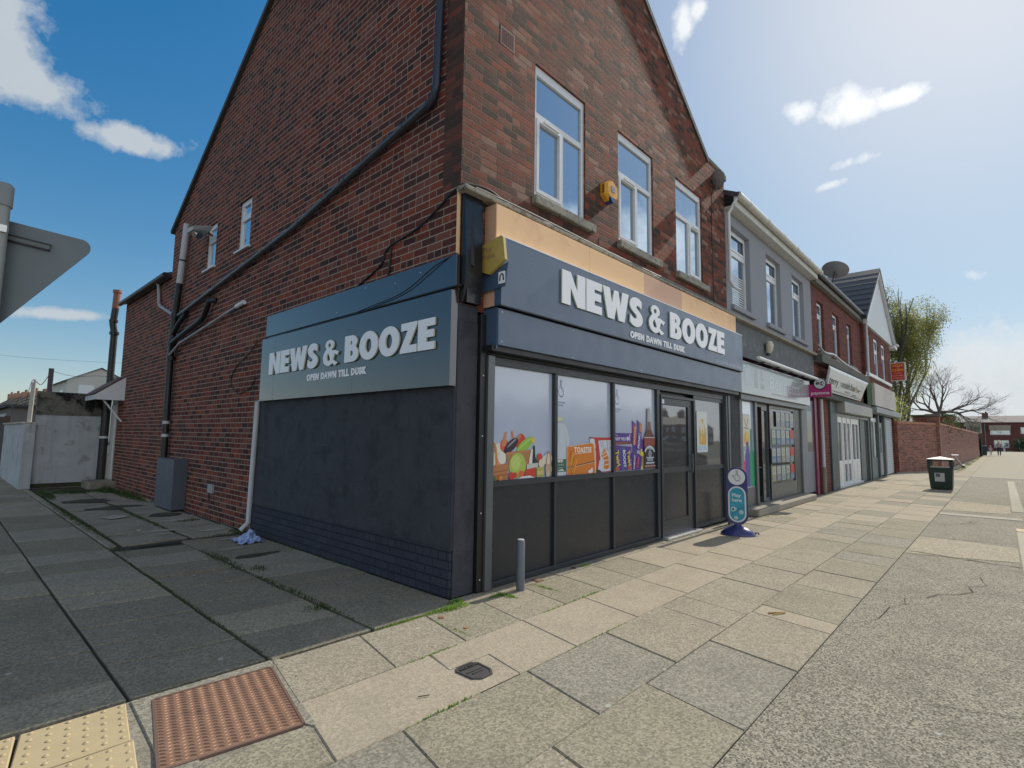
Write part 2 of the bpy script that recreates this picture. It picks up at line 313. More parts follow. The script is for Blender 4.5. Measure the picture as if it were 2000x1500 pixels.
PAL_SIDE = [(.155, .040, .028), (.105, .032, .026), (.19, .050, .030), (.055, .025, .024), (.17, .047, .036), (.13, .036, .026), (.24, .062, .035), (.080, .032, .028), (.20, .075, .055)]
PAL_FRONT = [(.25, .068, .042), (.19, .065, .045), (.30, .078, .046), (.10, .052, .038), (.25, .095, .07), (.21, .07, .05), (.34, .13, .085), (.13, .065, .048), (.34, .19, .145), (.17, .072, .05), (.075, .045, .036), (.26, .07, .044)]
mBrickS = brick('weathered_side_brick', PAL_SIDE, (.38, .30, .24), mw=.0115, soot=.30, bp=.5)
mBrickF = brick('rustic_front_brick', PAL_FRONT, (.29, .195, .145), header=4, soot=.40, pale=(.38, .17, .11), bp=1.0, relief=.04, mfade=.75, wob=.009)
mBrickN = brick('red_neighbour_brick', [(.19, .048, .036), (.15, .042, .034), (.22, .055, .038), (.11, .038, .033)], (.22, .15, .13), bp=.6, soot=.35)
mBrickB = brick('boundary_wall_brick', [(.30, .135, .10), (.24, .105, .08), (.35, .16, .115), (.18, .085, .07)], (.32, .25, .21), header=3, bp=.5, soot=.35)
mBrickFar = brick('dull_red_brick', [(.20, .06, .05), (.16, .05, .045), (.23, .07, .055)], (.22, .16, .14), bp=.2)
mBrickW = brick('white_painted_brick', [(.55, .57, .58), (.50, .52, .53)], (.35, .37, .38), soot=.1, bp=.6)
mAnth = M('sky_tinted_anthracite_cladding', (.060, .104, .180), .32, 0, .05, 1.5, spec=.8)  # anthracite made bluer: reflected sky is mixed into the base colour
mAnthSide = M('anthracite_composite_panel', (.030, .033, .048), .20, .0, .06, 2, .0, spec=.9, coat=.7)
mAnthFr = M('dark_grey_aluminium', (.040, .047, .055), .35, .2, .1, 6, .03, 200)
mAnthLt = M('mid_grey_shutter_guide', (.13, .145, .155), .35, .4, .1, 6)
mRiser = M('dark_grey_embossed_panel', (.024, .029, .038), .24, .1, .08, 5, .12, 420, spec=.5)
mBlack = M('black_trim', (.010, .011, .013), .4, 0, .1)
mBlkGloss = M('black_gloss_paint', (.012, .013, .016), .22, 0, .3, 8)
mPaint = M('dark_grey_masonry_paint', (.048, .051, .064), .72, 0, .35, 5, 1.0, 55, col2=(.028, .030, .040), cs=3.4, cthr=.50)
mPlinth = brick('dark_grey_painted_brick', [(.045, .05, .07), (.041, .047, .066), (.049, .054, .074)], (.028, .032, .044), soot=.15, bp=.9, relief=.012)
mPly = M('exposed_plywood', (.93, .60, .32), .6, 0, .07, 2.2, .1, 60, col2=(.80, .46, .25), cs=1.4, cthr=.55)
mPly2 = M('pinkish_plywood', (.70, .43, .29), .6, 0, .06, 2.2, .1, 60)
mUPVC = M('white_upvc', (.74, .76, .78), .3, 0, .05, 4)
mUPVCd = M('aged_white_upvc', (.62, .62, .58), .4, 0, .12, 4, streak=.6)
mStone = M('lichened_stone_sill', (.34, .32, .27), .9, 0, .3, 14, .6, 60, col2=(.08, .08, .06), cs=16, cthr=.52)
mGlass = glassy('sky_reflecting_glass', (.03, .045, .07), .55, rc=(.75, .88, 1.0))
mGlassD = glassy('dark_shop_glass', (.006, .007, .008), .22, .03)
mGlassS = glassy('side_window_glass', (.05, .08, .12), .75)
mLetter = M('white_acrylic_letter', (.92, .94, .98), .35, 0, .03)
mLetSide = M('pale_green_letter_edge', (.60, .66, .52), .5, 0, .05)
mVinyl = M('frosted_white_vinyl', (.50, .57, .71), .14, 0, .03, 1.2, spec=.8, coat=.8)
mSlate = M('dark_roof_tile', (.06, .06, .065), .7, 0, .25, 5, .4, 30)
mPipeB = M('black_painted_pipe', (.015, .016, .018), .4, 0, .2)
mPipeBl = M('dark_navy_downpipe', (.014, .022, .045), .35, 0, .1)
mPipeG = M('grey_plastic_pipe', (.33, .35, .37), .45, 0, .1)
mPipeLG = M('pale_grey_pipe', (.50, .53, .56), .45, 0, .1)
mMossL = M('mossy_verge', (.10, .14, .07), .9, 0, .4, 8)
mCable = M('black_cable', (.012, .012, .012), .5)
mCableG = M('grey_cable', (.28, .27, .26), .6)
mRender = M('mid_grey_render', (.30, .315, .35), .85, 0, .05, 1.5, .35, 160)
mRenderD = M('patchy_dark_render', (.14, .15, .155), .85, 0, .25, 5, .3, 90, col2=(.24, .25, .25), cs=5, cthr=.55)
mYel = M('amber_alarm_plastic', (.80, .40, .035), .35, 0, .05)
mGold = M('faded_gold_plastic', (.50, .36, .09), .45, 0, .15, 8, col2=(.34, .22, .10), cs=18, cthr=.62)
mNavy = M('navy_blue_plastic', (.028, .035, .17), .3, 0, .08, coat=.3)
mTeal = M('teal_poster', (.02, .30, .42), .35)
mConc = flag('worn_concrete', (.27, .25, .20), .35, .9)
mSlabG = flag('grey_flagstone', (.315, .28, .215), .32, .4)
mSlabG2 = flag('olive_grey_flagstone', (.28, .255, .19), .36, .45)
mSlabG3 = flag('cool_grey_flagstone', (.265, .248, .20), .38, .45)
mSlabB = flag('buff_flagstone', (.385, .335, .255), .18, .4, False)
mSlabF = flag('worn_beige_flagstone', (.345, .315, .245), .25, .4, False)
mSlabS = flag('dark_side_flagstone', (.22, .20, .15), .34, .5)
mTact = M('buff_tactile_paving', (.50, .40, .235), .8, 0, .15, 5, .4, 150)
mJoint = M('dark_joint_soil', (.045, .042, .032), 1.0, 0, .5, 12, .8, 60, col2=(.05, .075, .02), cs=2.2, cthr=.5)
mAsph = flag('worn_asphalt', (.225, .208, .165), .78, .6, vsc=110)
mAsphP = flag('pale_asphalt_patch', (.34, .30, .225), .5, .35)
mRoad = flag('road_asphalt', (.15, .15, .14), .6, .4)
mKerb = flag('pale_kerb_stone', (.40, .375, .31), .3, .3, False)
mPlate = M('rusty_steel_cover', (.34, .205, .14), .55, .35, .25, 9, .3, 120, col2=(.20, .12, .085), cs=5, cthr=.6)
mIron = M('cast_iron', (.12, .115, .115), .5, .5, .3, 12)
def leafy(name, col, tr=.5):
    m = M(name, col, .55, 0, .35, 2.0); nt = m.node_tree; b = nt.nodes['Principled BSDF']; t = nd(nt, 'ShaderNodeBsdfTranslucent'); t.inputs[0].default_value = (*[min(1, x * 1.7) for x in col], 1)
    mx = nd(nt, 'ShaderNodeMixShader'); mx.inputs[0].default_value = tr; nt.links.new(b.outputs[0], mx.inputs[1]); nt.links.new(t.outputs[0], mx.inputs[2]); nt.links.new(mx.outputs[0], nt.nodes['Material Output'].inputs['Surface']); return m
mLeaf = leafy('spring_leaf', (.24, .24, .085), .45)
mLeafY = leafy('yellow_green_leaf', (.34, .36, .07), .4)
mIvy = leafy('ivy_leaf', (.05, .085, .022), .25)
mGrass = leafy('bright_moss', (.15, .25, .04), .4)
mBark = M('grey_bark', (.19, .18, .14), .9, 0, .3, 5, .6, 30)
mBark2 = M('dark_bark', (.075, .06, .05), .9, 0, .3, 5)
mBin = M('dark_green_bin_plastic', (.018, .040, .034), .42, 0, .1)
mBinLid = M('grey_bin_lid', (.42, .41, .38), .5, 0, .15)
C_ = {}
def flat(c, rough=.4):
    c = tuple(c)
    if (c, rough) not in C_: C_[(c, rough)] = M('printed_colour', c, rough, 0, .06, 20)
    return C_[(c, rough)]

# ------------------------------------------------------------------ ground
g = MB(); g.poly([(-300, -300, -.16), (500, -300, -.16), (500, 300, -.16), (-300, 300, -.16)]); struct(g, 'ground', M('distant_ground', (.13, .13, .10), .95, 0, .3, .2))
g = MB(); g.box(-60, 200, -6.0, -2.77, -.14, -.006)
g.box(-60, 200, -14, -6.0, -.15, -.11); struct(g, 'road', [mAsph])
g = MB(); g.box(-60, 200, -2.77, 40, -.15, -.022); struct(g, 'pavement_bed', [mJoint])
def slab(mb, pts, mi, z=0.0, tilt=.003, gap=.003):
    """one flag: slightly inset, chamfered arris, small random tilt"""
    cx = sum(p[0] for p in pts) / len(pts); cy = sum(p[1] for p in pts) / len(pts); tx, ty, dz = random.uniform(-tilt, tilt), random.uniform(-tilt, tilt), random.uniform(-.003, .003)
    def ins(d):
        o = []
        for (x, y) in pts:
            L = math.hypot(x - cx, y - cy); k = max(0, 1 - d * 1.42 / L); o.append((cx + (x - cx) * k, cy + (y - cy) * k))
        return o
    a, b_ = ins(gap), ins(gap + .006); n = len(pts); H = lambda x, y: z + dz + tx * (x - cx) + ty * (y - cy)
    V = [(x, y, -.03) for x, y in a] + [(x, y, H(x, y) - .006) for x, y in a] + [(x, y, H(x, y)) for x, y in b_]
    F = [list(range(2 * n, 3 * n))] + [(i, (i + 1) % n, n + (i + 1) % n, n + i) for i in range(n)] + [(n + i, n + (i + 1) % n, 2 * n + (i + 1) % n, 2 * n + i) for i in range(n)]
    mb.add(V, F, mi)
pv = MB(); SK = .2
ROWS = [(-.85, -.205, [-1.73, -1.08, -.46, .15, .76, 1.4, 2.02, 2.66], None), (-1.49, -.85, [-1.86, -.93, .03, .91, 1.87, 2.84, 3.77], 'B'),
        (-2.13, -1.49, [-2.6, -1.62, -.65, .28, 1.18, 1.63, 2.6, 3.5], None), (-2.765, -2.13, [-3.4, -2.4, -1.2, -.27, .70, 1.62, 1.9, 2.9, 3.7], None)]
for ri, (y0, y1, js, kind) in enumerate(ROWS):
    js = list(js)
    if ri == 2: js = [-4.4, -3.5] + js
    if ri == 3: js = [-5.2, -4.3] + js
    while js[-1] < 34: js.append(js[-1] + random.choice([.62, .62, .93, .93, .93, .46] if js[-1] > 9 else [.62, .93, .93]))
    for a, b_ in zip(js, js[1:]):
        if ri == 0: mi = random.choice([0, 0, 1]) if a < 2.6 else random.choice([3, 3, 0, 1])
        elif kind == 'B': mi = 3 if a < 9 else random.choice([3, 3, 0])
        elif ri == 3 and 1.5 < a < 1.7: mi = 3
        else: mi = random.choice([0, 0, 1, 2]) if a < 8 else random.choice([0, 1, 2, 3, 3])
        y1b = y1 if not (ri == 1) else y1
        if ri == 1 and a == -.93:      # flag cut round the stop-tap cover
            slab(pv, [(a, y1), (b_, y1), (b_ - SK * .64, y0), (-.71, y0), (-.645, -1.13), (-1.0, -1.13)], 3); continue
        slab(pv, [(a, y1b), (b_, y1b), (b_ - SK * (y1 - y0), y0), (a - SK * (y1 - y0), y0)], mi)
js = [-.46]
while js[-1] < 29: js.append(js[-1] + random.choice([.62, .93]))
for a, b_ in zip(js, js[1:]): slab(pv, [(a, -.02), (b_, -.02), (b_ - .02, -.195), (a - .02, -.195)], random.choice([2, 1, 0]), -.004)
# side street pavement columns
for (x0, x1, ya, yb, dy) in ((-.93, -.03, -.17, 4.62, .59), (-1.72, -.945, -.17, 4.4, .60), (-2.495, -1.73, -.13, 34, .61), (-3.42, -2.50, -.13, 34, .62), (-4.4, -3.425, -.13, 34, .62)):
    y = ya
    while y < yb:
        h = min(dy * random.choice([1, 1, 1, .75]), max(.2, yb - y)); slab(pv, [(x0, y), (x1, y - (.10 if y > 0 else 0)), (x1, y + h - .114), (x0, y + h - .014)], 4 if random.random() < .7 else random.choice([1, 2]), 0, .005, .007); y += h
slab(pv, [(-2.5, -.16), (-2.58, -1.5), (-2.43, -1.5), (-2.40, -.235), (-1.74, -.275), (-1.72, -.17)], 2, .0, 0)
slab(pv, [(-1.76, -.29), (-1.72, -.2), (-1.84, -.84), (-1.90, -1.16), (-1.935, -1.08)], 2, 0, 0)
slab(pv, [(-2.58, -1.09), (-1.93, -1.10), (-1.99, -1.48), (-2.62, -1.48)], 1, 0, 0)
struct(pv, 'pavement', [mSlabG, mSlabG2, mSlabG3, mSlabB, mSlabS])
# tactile paving with blisters
tp = MB()
for i in range(5):
    for j in range(5):
        x1 = -2.515 - .45 * i - .06 * j; y1 = -.165 - .455 * j
        slab(tp, [(x1, y1), (x1 - .44, y1), (x1 - .52, y1 - .445), (x1 - .07, y1 - .445)][::-1], 0, .0, .001)
        for a in range(6):
            for c in range(6):
                cx = x1 - .035 - .073 * a - .012 * c; cy = y1 - .036 - .073 * c; r = .0125
                V = [(cx + r * math.cos(k * math.pi / 4), cy + r * math.sin(k * math.pi / 4), .0005) for k in range(8)] + [(cx + r * .55 * math.cos(k * math.pi / 4), cy + r * .55 * math.sin(k * math.pi / 4), .0065) for k in range(8)]
                tp.add(V, [(k, (k + 1) % 8, 8 + (k + 1) % 8, 8 + k) for k in range(8)] + [list(range(8, 16))], 0, True)
struct(tp, 'tactile_pavement', [mTact])
# yard concrete with moss
yd = MB()
def shard(x0, x1, y0, y1, z=-.004): slab(yd, [(x0 + random.uniform(-.04, .04), y0), (x1, y0 + random.uniform(-.08, .08)), (x1 + random.uniform(-.04, .04), y1), (x0, y1 + random.uniform(-.1, .1))], 0, z, .01)
for y0, y1 in ((4.75, 5.7), (5.75, 7.1), (7.15, 8.9), (8.95, 10.9), (10.95, 13.4)):
    shard(-1.55, -.78, y0, y1); shard(-.74, -.06, y0, y1, .0)
struct(yd, 'yard_concrete', [mConc])
random.seed(78); yp = MB()
for (x, y, a_, b_) in ((-.35, 5.2, .28, .12), (-.9, 5.6, .3, .10), (-.5, 6.6, .35, .14), (-1.1, 7.6, .25, .3), (-.35, 4.3, .25, .07), (-.6, 3.6, .22, .06)):
    yp.poly([(x + a_ * random.uniform(.5, 1) * math.cos(k * .7), y + b_ * random.uniform(.5, 1) * math.sin(k * .7), .0055) for k in range(9)])
struct(yp, 'cement_splash', [M('pale_cement_stain', (.36, .34, .30), .95, 0, .35, 14)])
yp = MB()
for (x, y, a_, b_) in ((-.8, 9.0, .6, .45), (-.4, 7.4, .35, .3), (-1.0, 10.6, .5, .6), (-.55, 3.0, .4, .12), (-1.2, 4.55, .4, .07)):
    yp.poly([(x + a_ * random.uniform(.5, 1) * math.cos(k * .57), y + b_ * random.uniform(.5, 1) * math.sin(k * .57), .007) for k in range(11)])
struct(yp, 'damp_dirt', [mJoint])
ed = MB(); y = 4.7
while y < 13.8: ed.box(-1.72, -1.62, y, y + .86, -.05, .012, 0, .008); y += .9
struct(ed, 'kerb_edging', [mConc])
kb = MB()
kb.box(11.04, 11.42, -4.06, -2.775, -.05, .004, 0, .01); kb.box(12.8, 25.4, -4.12, -3.92, -.05, .003, 0, .008); kb.box(27.6, 28.2, -4.5, -2.775, -.05, .004, 0, .01)
kb.box(5.2, 9.2, -4.08, -3.93, -.05, .006, 0, .01); kb.box(9.25, 9.66, -4.08, -3.93, -.05, .008, 1, .01)
struct(kb, 'kerb', [mKerb, mTact])
pp = MB(); pp.poly([(5.72, -2.78, -.002), (7.45, -2.78, -.002), (7.42, -3.30, -.002), (7.30, -3.92, -.002), (6.05, -3.92, -.002), (5.80, -3.2, -.002)])
pp.poly([(12.0, -2.78, -.002), (14.6, -2.78, -.002), (14.2, -3.9, -.002), (12.2, -3.9, -.002)])
struct(pp, 'asphalt_patch', [mAsphP])
random.seed(77); ck = MB()
def crack(x, y, a, L, w):
    n = 14; P = []; 
    for i in range(n): P.append((x, y)); a2 = a + random.uniform(-.5, .5); x += math.cos(a2) * L / n; y += math.sin(a2) * L / n
    for p, q in zip(P, P[1:]):
        d = math.atan2(q[1] - p[1], q[0] - p[0]); ww = w * random.uniform(.3, 1); nx, ny = -math.sin(d) * ww, math.cos(d) * ww
        ck.add([(p[0] - nx, p[1] - ny, .0005), (q[0] - nx, q[1] - ny, .0005), (q[0] + nx, q[1] + ny, .0005), (p[0] + nx, p[1] + ny, .0005)], [(0, 1, 2, 3)])
for q in ((5.9, -2.8, -1.75, 1.3, .02), (7.5, -2.8, -1.6, 1.1, .008), (2.0, -2.9, -.3, 3.2, .005), (9.0, -3.0, -.2, 1.8, .006), (.6, -3.4, -1.0, 1.2, .004)): crack(*q)
struct(ck, 'road_crack', [mJoint])
fp = MB(); fp.box(28.3, 128, -7.5, -2.77, -.1, .0); struct(fp, 'far_pavement', [mSlabF])
fp = MB(); fp.box(33.5, 118, -2.765, -2.0, -.1, .002); struct(fp, 'far_footway', [mSlabF])

# covers in the pavement
t = thing('access_cover', 'large rusty steel tread plate cover let into the pavement', 'access cover', (-2.16, -.64, 0))
m_ = MB(); Q = [(-2.40, -.245), (-1.775, -.285), (-1.945, -1.075), (-2.56, -.99)]
def quv(Q, u, v): return tuple((1 - u) * (1 - v) * Q[0][k] + u * (1 - v) * Q[1][k] + u * v * Q[2][k] + (1 - u) * v * Q[3][k] for k in (0, 1))
m_.prism(Q, -.03, .002); m_.build('plate', mPlate, t)
m_ = MB(); m_.poly([(-2.64, -.15, -.009), (-1.66, -.15, -.009), (-1.80, -1.52, -.009), (-2.66, -1.52, -.009)]); m_.build('mortar_bed', mConc, t)
m_ = MB()
for i in range(21):
    for j in range(23):
        c0 = quv(Q, (i + .5) / 21, (j + .5 + .25 * (i % 2)) / 23.5); an = R_(-8) + (R_(35) if i % 2 else R_(-35)); dx, dy = math.cos(an) * .0165, math.sin(an) * .0165; nx, ny = -dy * .17, dx * .17
        m_.add([(c0[0] - dx, c0[1] - dy, .0015), (c0[0] + nx, c0[1] + ny, .0015), (c0[0] + dx, c0[1] + dy, .0015), (c0[0] - nx, c0[1] - ny, .0015), (c0[0] - dx * .6, c0[1] - dy * .6, .0075), (c0[0] + dx * .6, c0[1] + dy * .6, .0075)],
               [(0, 1, 5, 4), (1, 2, 5), (2, 3, 4, 5), (3, 0, 4)])
m_.build('tread_bar', mPlate, t)
m_ = MB()
for a, b_ in zip(Q, Q[1:] + Q[:1]):
    d = (Vector(b_) - Vector(a)).normalized(); n = Vector((d.y, -d.x)) * -.014
    if n.dot(Vector(a) - Vector((-2.16, -.64))) < 0: n = -n
    m_.prism([a, b_, tuple(Vector(b_) + n), tuple(Vector(a) + n)], -.03, .0045)
m_.build('rim', M('dark_rusty_rim', (.16, .10, .075), .7), t)
t = thing('stop_tap_cover', 'small cast iron WATER cover set in a mortar patch by the buff flags', 'water cover', (-.85, -1.28, 0))
m_ = MB(); m_.poly([(-1.03, -1.13, -.004), (-.645, -1.13, -.004), (-.71, -1.485, -.004), (-1.08, -1.485, -.004)]); m_.build('mortar_bed', mSlabB, t)
oc = [(-.985, -1.185), (-.95, -1.145), (-.83, -1.145), (-.79, -1.19), (-.80, -1.32), (-.84, -1.37), (-.93, -1.375), (-.98, -1.33)]
m_ = MB(); m_.prism(oc, -.03, .001); m_.build('lid', mIron, t)
m_ = MB(); cx_, cy_ = -.885, -1.26
m_.prism(oc, 0, .006, holes=[[(cx_ + (x - cx_) * .86, cy_ + (y - cy_) * .86) for x, y in oc]])
m_.f = frame((-.966, -1.205, .001), (.98, -.02, 0), (.1, 1, 0)); text(m_, 'WATER', 0, 0, .036, 0, .006, .155, .02)
for k in range(2): m_.prism([(.02 + .02 * k, -.055 - .03 * k), (.145 - .015 * k, -.055 - .03 * k), (.145 - .015 * k, -.042 - .03 * k), (.02 + .02 * k, -.042 - .03 * k)], 0, .006)
m_.build('lettering', mIron, t)
m_ = MB(); m_.prism([(1.03, -.10), (1.13, -.10), (1.11, -.2), (1.01, -.2)], -.02, .003); m_.prism([(1.045, -.12), (1.115, -.12), (1.10, -.185), (1.03, -.185)], .003, .006)
tag(m_.build('stop_tap_cover', mPlate), 'tiny rusty square cover at the foot of the dark shopfront', 'water cover')

# ------------------------------------------------------------------ windows and shared builders
def window(parent, F, u0, u1, v0, v1, panes, fw=.055, depth=.05, back=.0, glass=None, mat=None, sash=(), label=None, sill=None, sillm=None, name='window'):
    """frame with real pane openings; panes are sub-parts"""
    m_ = MB(F); w = -back
    m_.grid(u0, u1, v0, v1, w, panes, depth * .6); m_.grid(u0, u1, v0, v1, w - depth, panes)
    for (a, b_, c, d) in ((u0, u1, v0, v0), (u0, u1, v1, v1)): m_.add([(a, c, w), (b_, c, w), (b_, c, w - depth), (a, c, w - depth)], [(0, 1, 2, 3)])
    for a in (u0, u1): m_.add([(a, v0, w), (a, v1, w), (a, v1, w - depth), (a, v0, w - depth)], [(0, 1, 2, 3)])
    for (a, b_, c, d) in sash: [m_.box(*q, w + .0004, w + .014) for q in ((a - .045, b_ + .045, c - .045, c), (a - .045, b_ + .045, d, d + .045), (a - .045, a, c, d), (b_, b_ + .045, c, d))]
    o = m_.build(name, mat or mUPVC, parent, label)
    m_ = MB(F)
    for (a, b_, c, d) in panes: m_.poly([(a, c, w - depth * .55), (b_, c, w - depth * .55), (b_, d, w - depth * .55), (a, d, w - depth * .55)])
    m_.build('pane', glass or mGlass, o)
    if sill:
        m_ = MB(F); m_.box(*sill, 0, .006); m_.build('sill', sillm or mStone, o)
    return o
def text_obj(parent, F, items, mat, name='lettering', label=None):
    m_ = MB(F)
    for it in items: text(m_, *it[0], **it[1])
    return m_.build(name, mat, parent, label)

# heavy display letters for the fascia signs (unit height)
def stroke_poly(c, w):
    L, Rr = [], []
    for i, p in enumerate(c):
        a = Vector(c[max(0, i - 1)]); b_ = Vector(c[min(len(c) - 1, i + 1)]); d = (b_ - a).normalized(); n = Vector((-d.y, d.x)); ww = w[i] if isinstance(w, list) else w
        L.append(tuple(Vector(p) + n * ww / 2)); Rr.append(tuple(Vector(p) - n * ww / 2))
    return L + Rr[::-1]
def bez(p, n=18):
    return [tuple(sum(math.comb(len(p) - 1, k) * (1 - t) ** (len(p) - 1 - k) * t ** k * p[k][j] for k in range(len(p))) for j in (0, 1)) for t in [i / n for i in range(n + 1)]]
def glyph(ch):
    if ch == 'N': return .76, [([(0, 0), (0, 1), (.27, 1), (.49, .47), (.49, 1), (.76, 1), (.76, 0), (.50, 0), (.27, .54), (.27, 0)], [])]
    if ch == 'E': return .56, [([(0, 0), (0, 1), (.56, 1), (.56, .75), (.29, .75), (.29, .635), (.53, .635), (.53, .395), (.29, .395), (.29, .25), (.56, .25), (.56, 0)], [])]
    if ch == 'W': return 1.04, [([(0, 1), (.27, 1), (.35, .52), (.45, .98), (.61, .98), (.70, .52), (.78, 1), (1.04, 1), (.86, 0), (.62, 0), (.53, .42), (.44, 0), (.19, 0)], [])]
    if ch == 'Z': return .60, [([(.03, 1), (.60, 1), (.60, .90), (.33, .25), (.60, .25), (.60, 0), (0, 0), (0, .10), (.27, .75), (.03, .75)], [])]
    if ch == 'O':
        return .80, [(ring(.40, .5, .5, 32, .80, 1.04), [ring(.40, .5, .5, 24, .26, .50)[::-1]])]
    if ch == 'B':
        o = [(0, 0), (0, 1), (.30, 1)] + [(.30 + .27 * math.sin(t), .755 + .245 * math.cos(t)) for t in [R_(a) for a in range(10, 140, 15)]] + [(.36 + .28 * math.sin(t), .29 + .29 * math.cos(t)) for t in [R_(a) for a in range(30, 180, 15)]] + [(.34, 0)]
        return .64, [(o, [[(.27, .64), (.27, .79), (.31, .79), (.345, .76), (.35, .715), (.345, .67), (.31, .64)], [(.27, .22), (.27, .42), (.33, .42), (.375, .38), (.385, .32), (.375, .26), (.33, .22)]])]
    if ch == 'S':
        o = ([(.54, .93), (.42, 1.0), (.30, 1.02), (.17, .99), (.07, .91), (.02, .80), (.02, .68), (.07, .57), (.17, .48), (.26, .42), (.31, .36), (.31, .30), (.26, .265), (.18, .27), (.10, .32), (.035, .38), (.02, .10), (.12, .02), (.26, -.02), (.40, .0), (.51, .07), (.575, .18), (.59, .30), (.55, .43), (.46, .53), (.36, .60), (.31, .66), (.31, .71), (.35, .74), (.42, .73), (.54, .66)])
        return .60, [(o, [])]
    if ch == '&':
        o = [(.63, .13), (.52, .20), (.60, .44), (.72, .36), (.80, .50), (.56, .58), (.44, .56), (.42, .60), (.52, .70), (.54, .82), (.50, .93), (.40, 1.0), (.28, 1.01), (.17, .96), (.11, .87), (.11, .76), (.17, .65), (.10, .57), (.03, .46), (0, .33), (.02, .19), (.09, .07), (.20, 0), (.32, -.02), (.43, .02), (.50, .08), (.60, -.03), (.76, .06)]
        h1 = [(.28, .70), (.24, .78), (.26, .86), (.32, .88), (.38, .84), (.38, .77), (.34, .71)]
        h2 = [(.27, .48), (.22, .43), (.19, .33), (.21, .23), (.27, .18), (.34, .18), (.38, .22), (.34, .35)]
        return .80, [(o, [h1, h2])]
def big_text(mb, s, u0, u1, v0, v1, w0, w1, gap=.035, space=.42):
    tot = sum(glyph(c)[0] + gap if c != ' ' else space * .6 for c in s) - gap; k = (u1 - u0) / tot; h = v1 - v0; u = u0
    for c in s:
        if c == ' ': u += space * .6 * k; continue
        wd, gl = glyph(c)
        for o, hs in gl: mb.prism([(u + x * k, v0 + y * h) for x, y in o], w0, w1, 0, [[(u + x * k, v0 + y * h) for x, y in hh] for hh in hs], side=1)
        u += (wd + gap) * k

# ------------------------------------------------------------------ corner shop building
B1 = thing('corner_shop_building', 'red brick corner shop building with a tall gable and dark grey shopfront', 'building', (3.5, 4.8, 0))
WINS = [(1.13, 2.16), (2.98, 4.02), (4.82, 5.88)]
APX, APZ = 3.47, 8.71
m_ = MB(FY(0)); m_.grid(0, 7.02, 2.75, 6.15, 0, [(a, b_, 4.28, 5.93) for a, b_ in WINS], .10)
m_.poly([(0, 6.15, 0), (7.02, 6.15, 0), (7.02, 6.82, 0), (6.1, 6.82, 0), (APX, APZ, 0), (.84, 6.82, 0), (0, 6.82, 0)])
m_.f = lambda u, v, w: (u, v, w)
m_.add([(7.02, 0, 4), (7.02, 5, 4), (7.02, 5, 6.82), (7.02, 0, 6.82)], [(0, 1, 2, 3)])
m_.build('front_wall', mBrickF, B1)
SW = [(-5.87, -5.35, 4.65, 5.54), (-7.50, -6.98, 4.64, 5.53)]
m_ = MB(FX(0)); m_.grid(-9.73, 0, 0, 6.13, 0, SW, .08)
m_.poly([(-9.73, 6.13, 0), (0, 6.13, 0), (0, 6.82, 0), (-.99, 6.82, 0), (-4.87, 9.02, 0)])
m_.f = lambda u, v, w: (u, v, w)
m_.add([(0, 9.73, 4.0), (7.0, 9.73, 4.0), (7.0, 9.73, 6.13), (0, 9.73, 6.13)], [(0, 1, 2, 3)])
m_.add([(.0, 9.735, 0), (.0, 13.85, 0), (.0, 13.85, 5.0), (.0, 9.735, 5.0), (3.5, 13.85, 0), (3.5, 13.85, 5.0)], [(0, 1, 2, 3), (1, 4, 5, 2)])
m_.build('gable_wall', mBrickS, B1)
m_ = MB(FX(0)); m_.box(-.28, -.001, 4.0, 6.6, 0, .0015); m_.build('repointed_corner', brick('weathered_corner_brick', [(.15, .058, .042), (.10, .05, .04), (.19, .062, .045), (.07, .042, .036)], (.13, .08, .06), soot=.6, bp=.8, mfade=.85, wob=.012), B1)
# roofs
m_ = MB()
def slope(a, b_, c, d, th=.09): n = (Vector(b_) - Vector(a)).cross(Vector(d) - Vector(a)).normalized() * th; P = [Vector(p) for p in (a, b_, c, d)]; Q_ = [p + n for p in P]; m_.add([tuple(p) for p in P + Q_], [(0, 1, 2, 3), (4, 5, 6, 7), (0, 1, 5, 4), (1, 2, 6, 5), (2, 3, 7, 6), (3, 0, 4, 7)])
slope((-.07, 9.85, 6.05), (7.0, 9.85, 6.05), (7.0, 4.87, 9.03), (-.07, 4.87, 9.03)); slope((-.07, 4.87, 9.03), (7.0, 4.87, 9.03), (7.0, .6, 6.6), (-.07, .6, 6.6))
slope((APX, -.03, 8.72), (APX, 4.8, 8.72), (.7, 4.0, 6.73), (.7, -.03, 6.73)); slope((6.2, -.03, 6.74), (6.2, 4.0, 6.74), (APX, 4.8, 8.72), (APX, -.03, 8.72))
slope((-.16, 9.74, 5.03), (-.16, 13.95, 5.03), (3.4, 13.95, 6.4), (3.4, 9.74, 6.4), .07)
m_.build('roof', mSlate, B1)
m_ = MB(FY(0)); m_.prism([(APX, APZ), (6.12, 6.82), (7.08, 6.80), (7.08, 6.87), (6.14, 6.89), (APX, APZ + .09)], -.25, .003); m_.prism([(.84, 6.82), (APX, APZ), (APX, APZ + .09), (.80, 6.89), (-.05, 6.87), (-.05, 6.81)], -.25, .003)
m_.prism([(6.95, 6.70), (7.07, 6.70), (7.07, 6.80), (6.95, 6.80)], -.2, .03)
m_.build('verge_coping', mMossL, B1)
m_ = MB(); m_.tube([(-.14, 9.70, 4.99), (-.14, 13.95, 4.99)], .055, 8); m_.tube([(-.05, 9.80, 6.06), (7.0, 9.8, 6.06)], .06, 8); m_.build('gutter', mPipeB, B1)
m_ = MB(FX(0)); yy = -.3
m_.prism([(-9.80, 6.05), (-4.87, 8.97), (-4.87, 9.06), (-9.86, 6.10)], -.02, .05); m_.build('verge_board', mBlkGloss, B1)
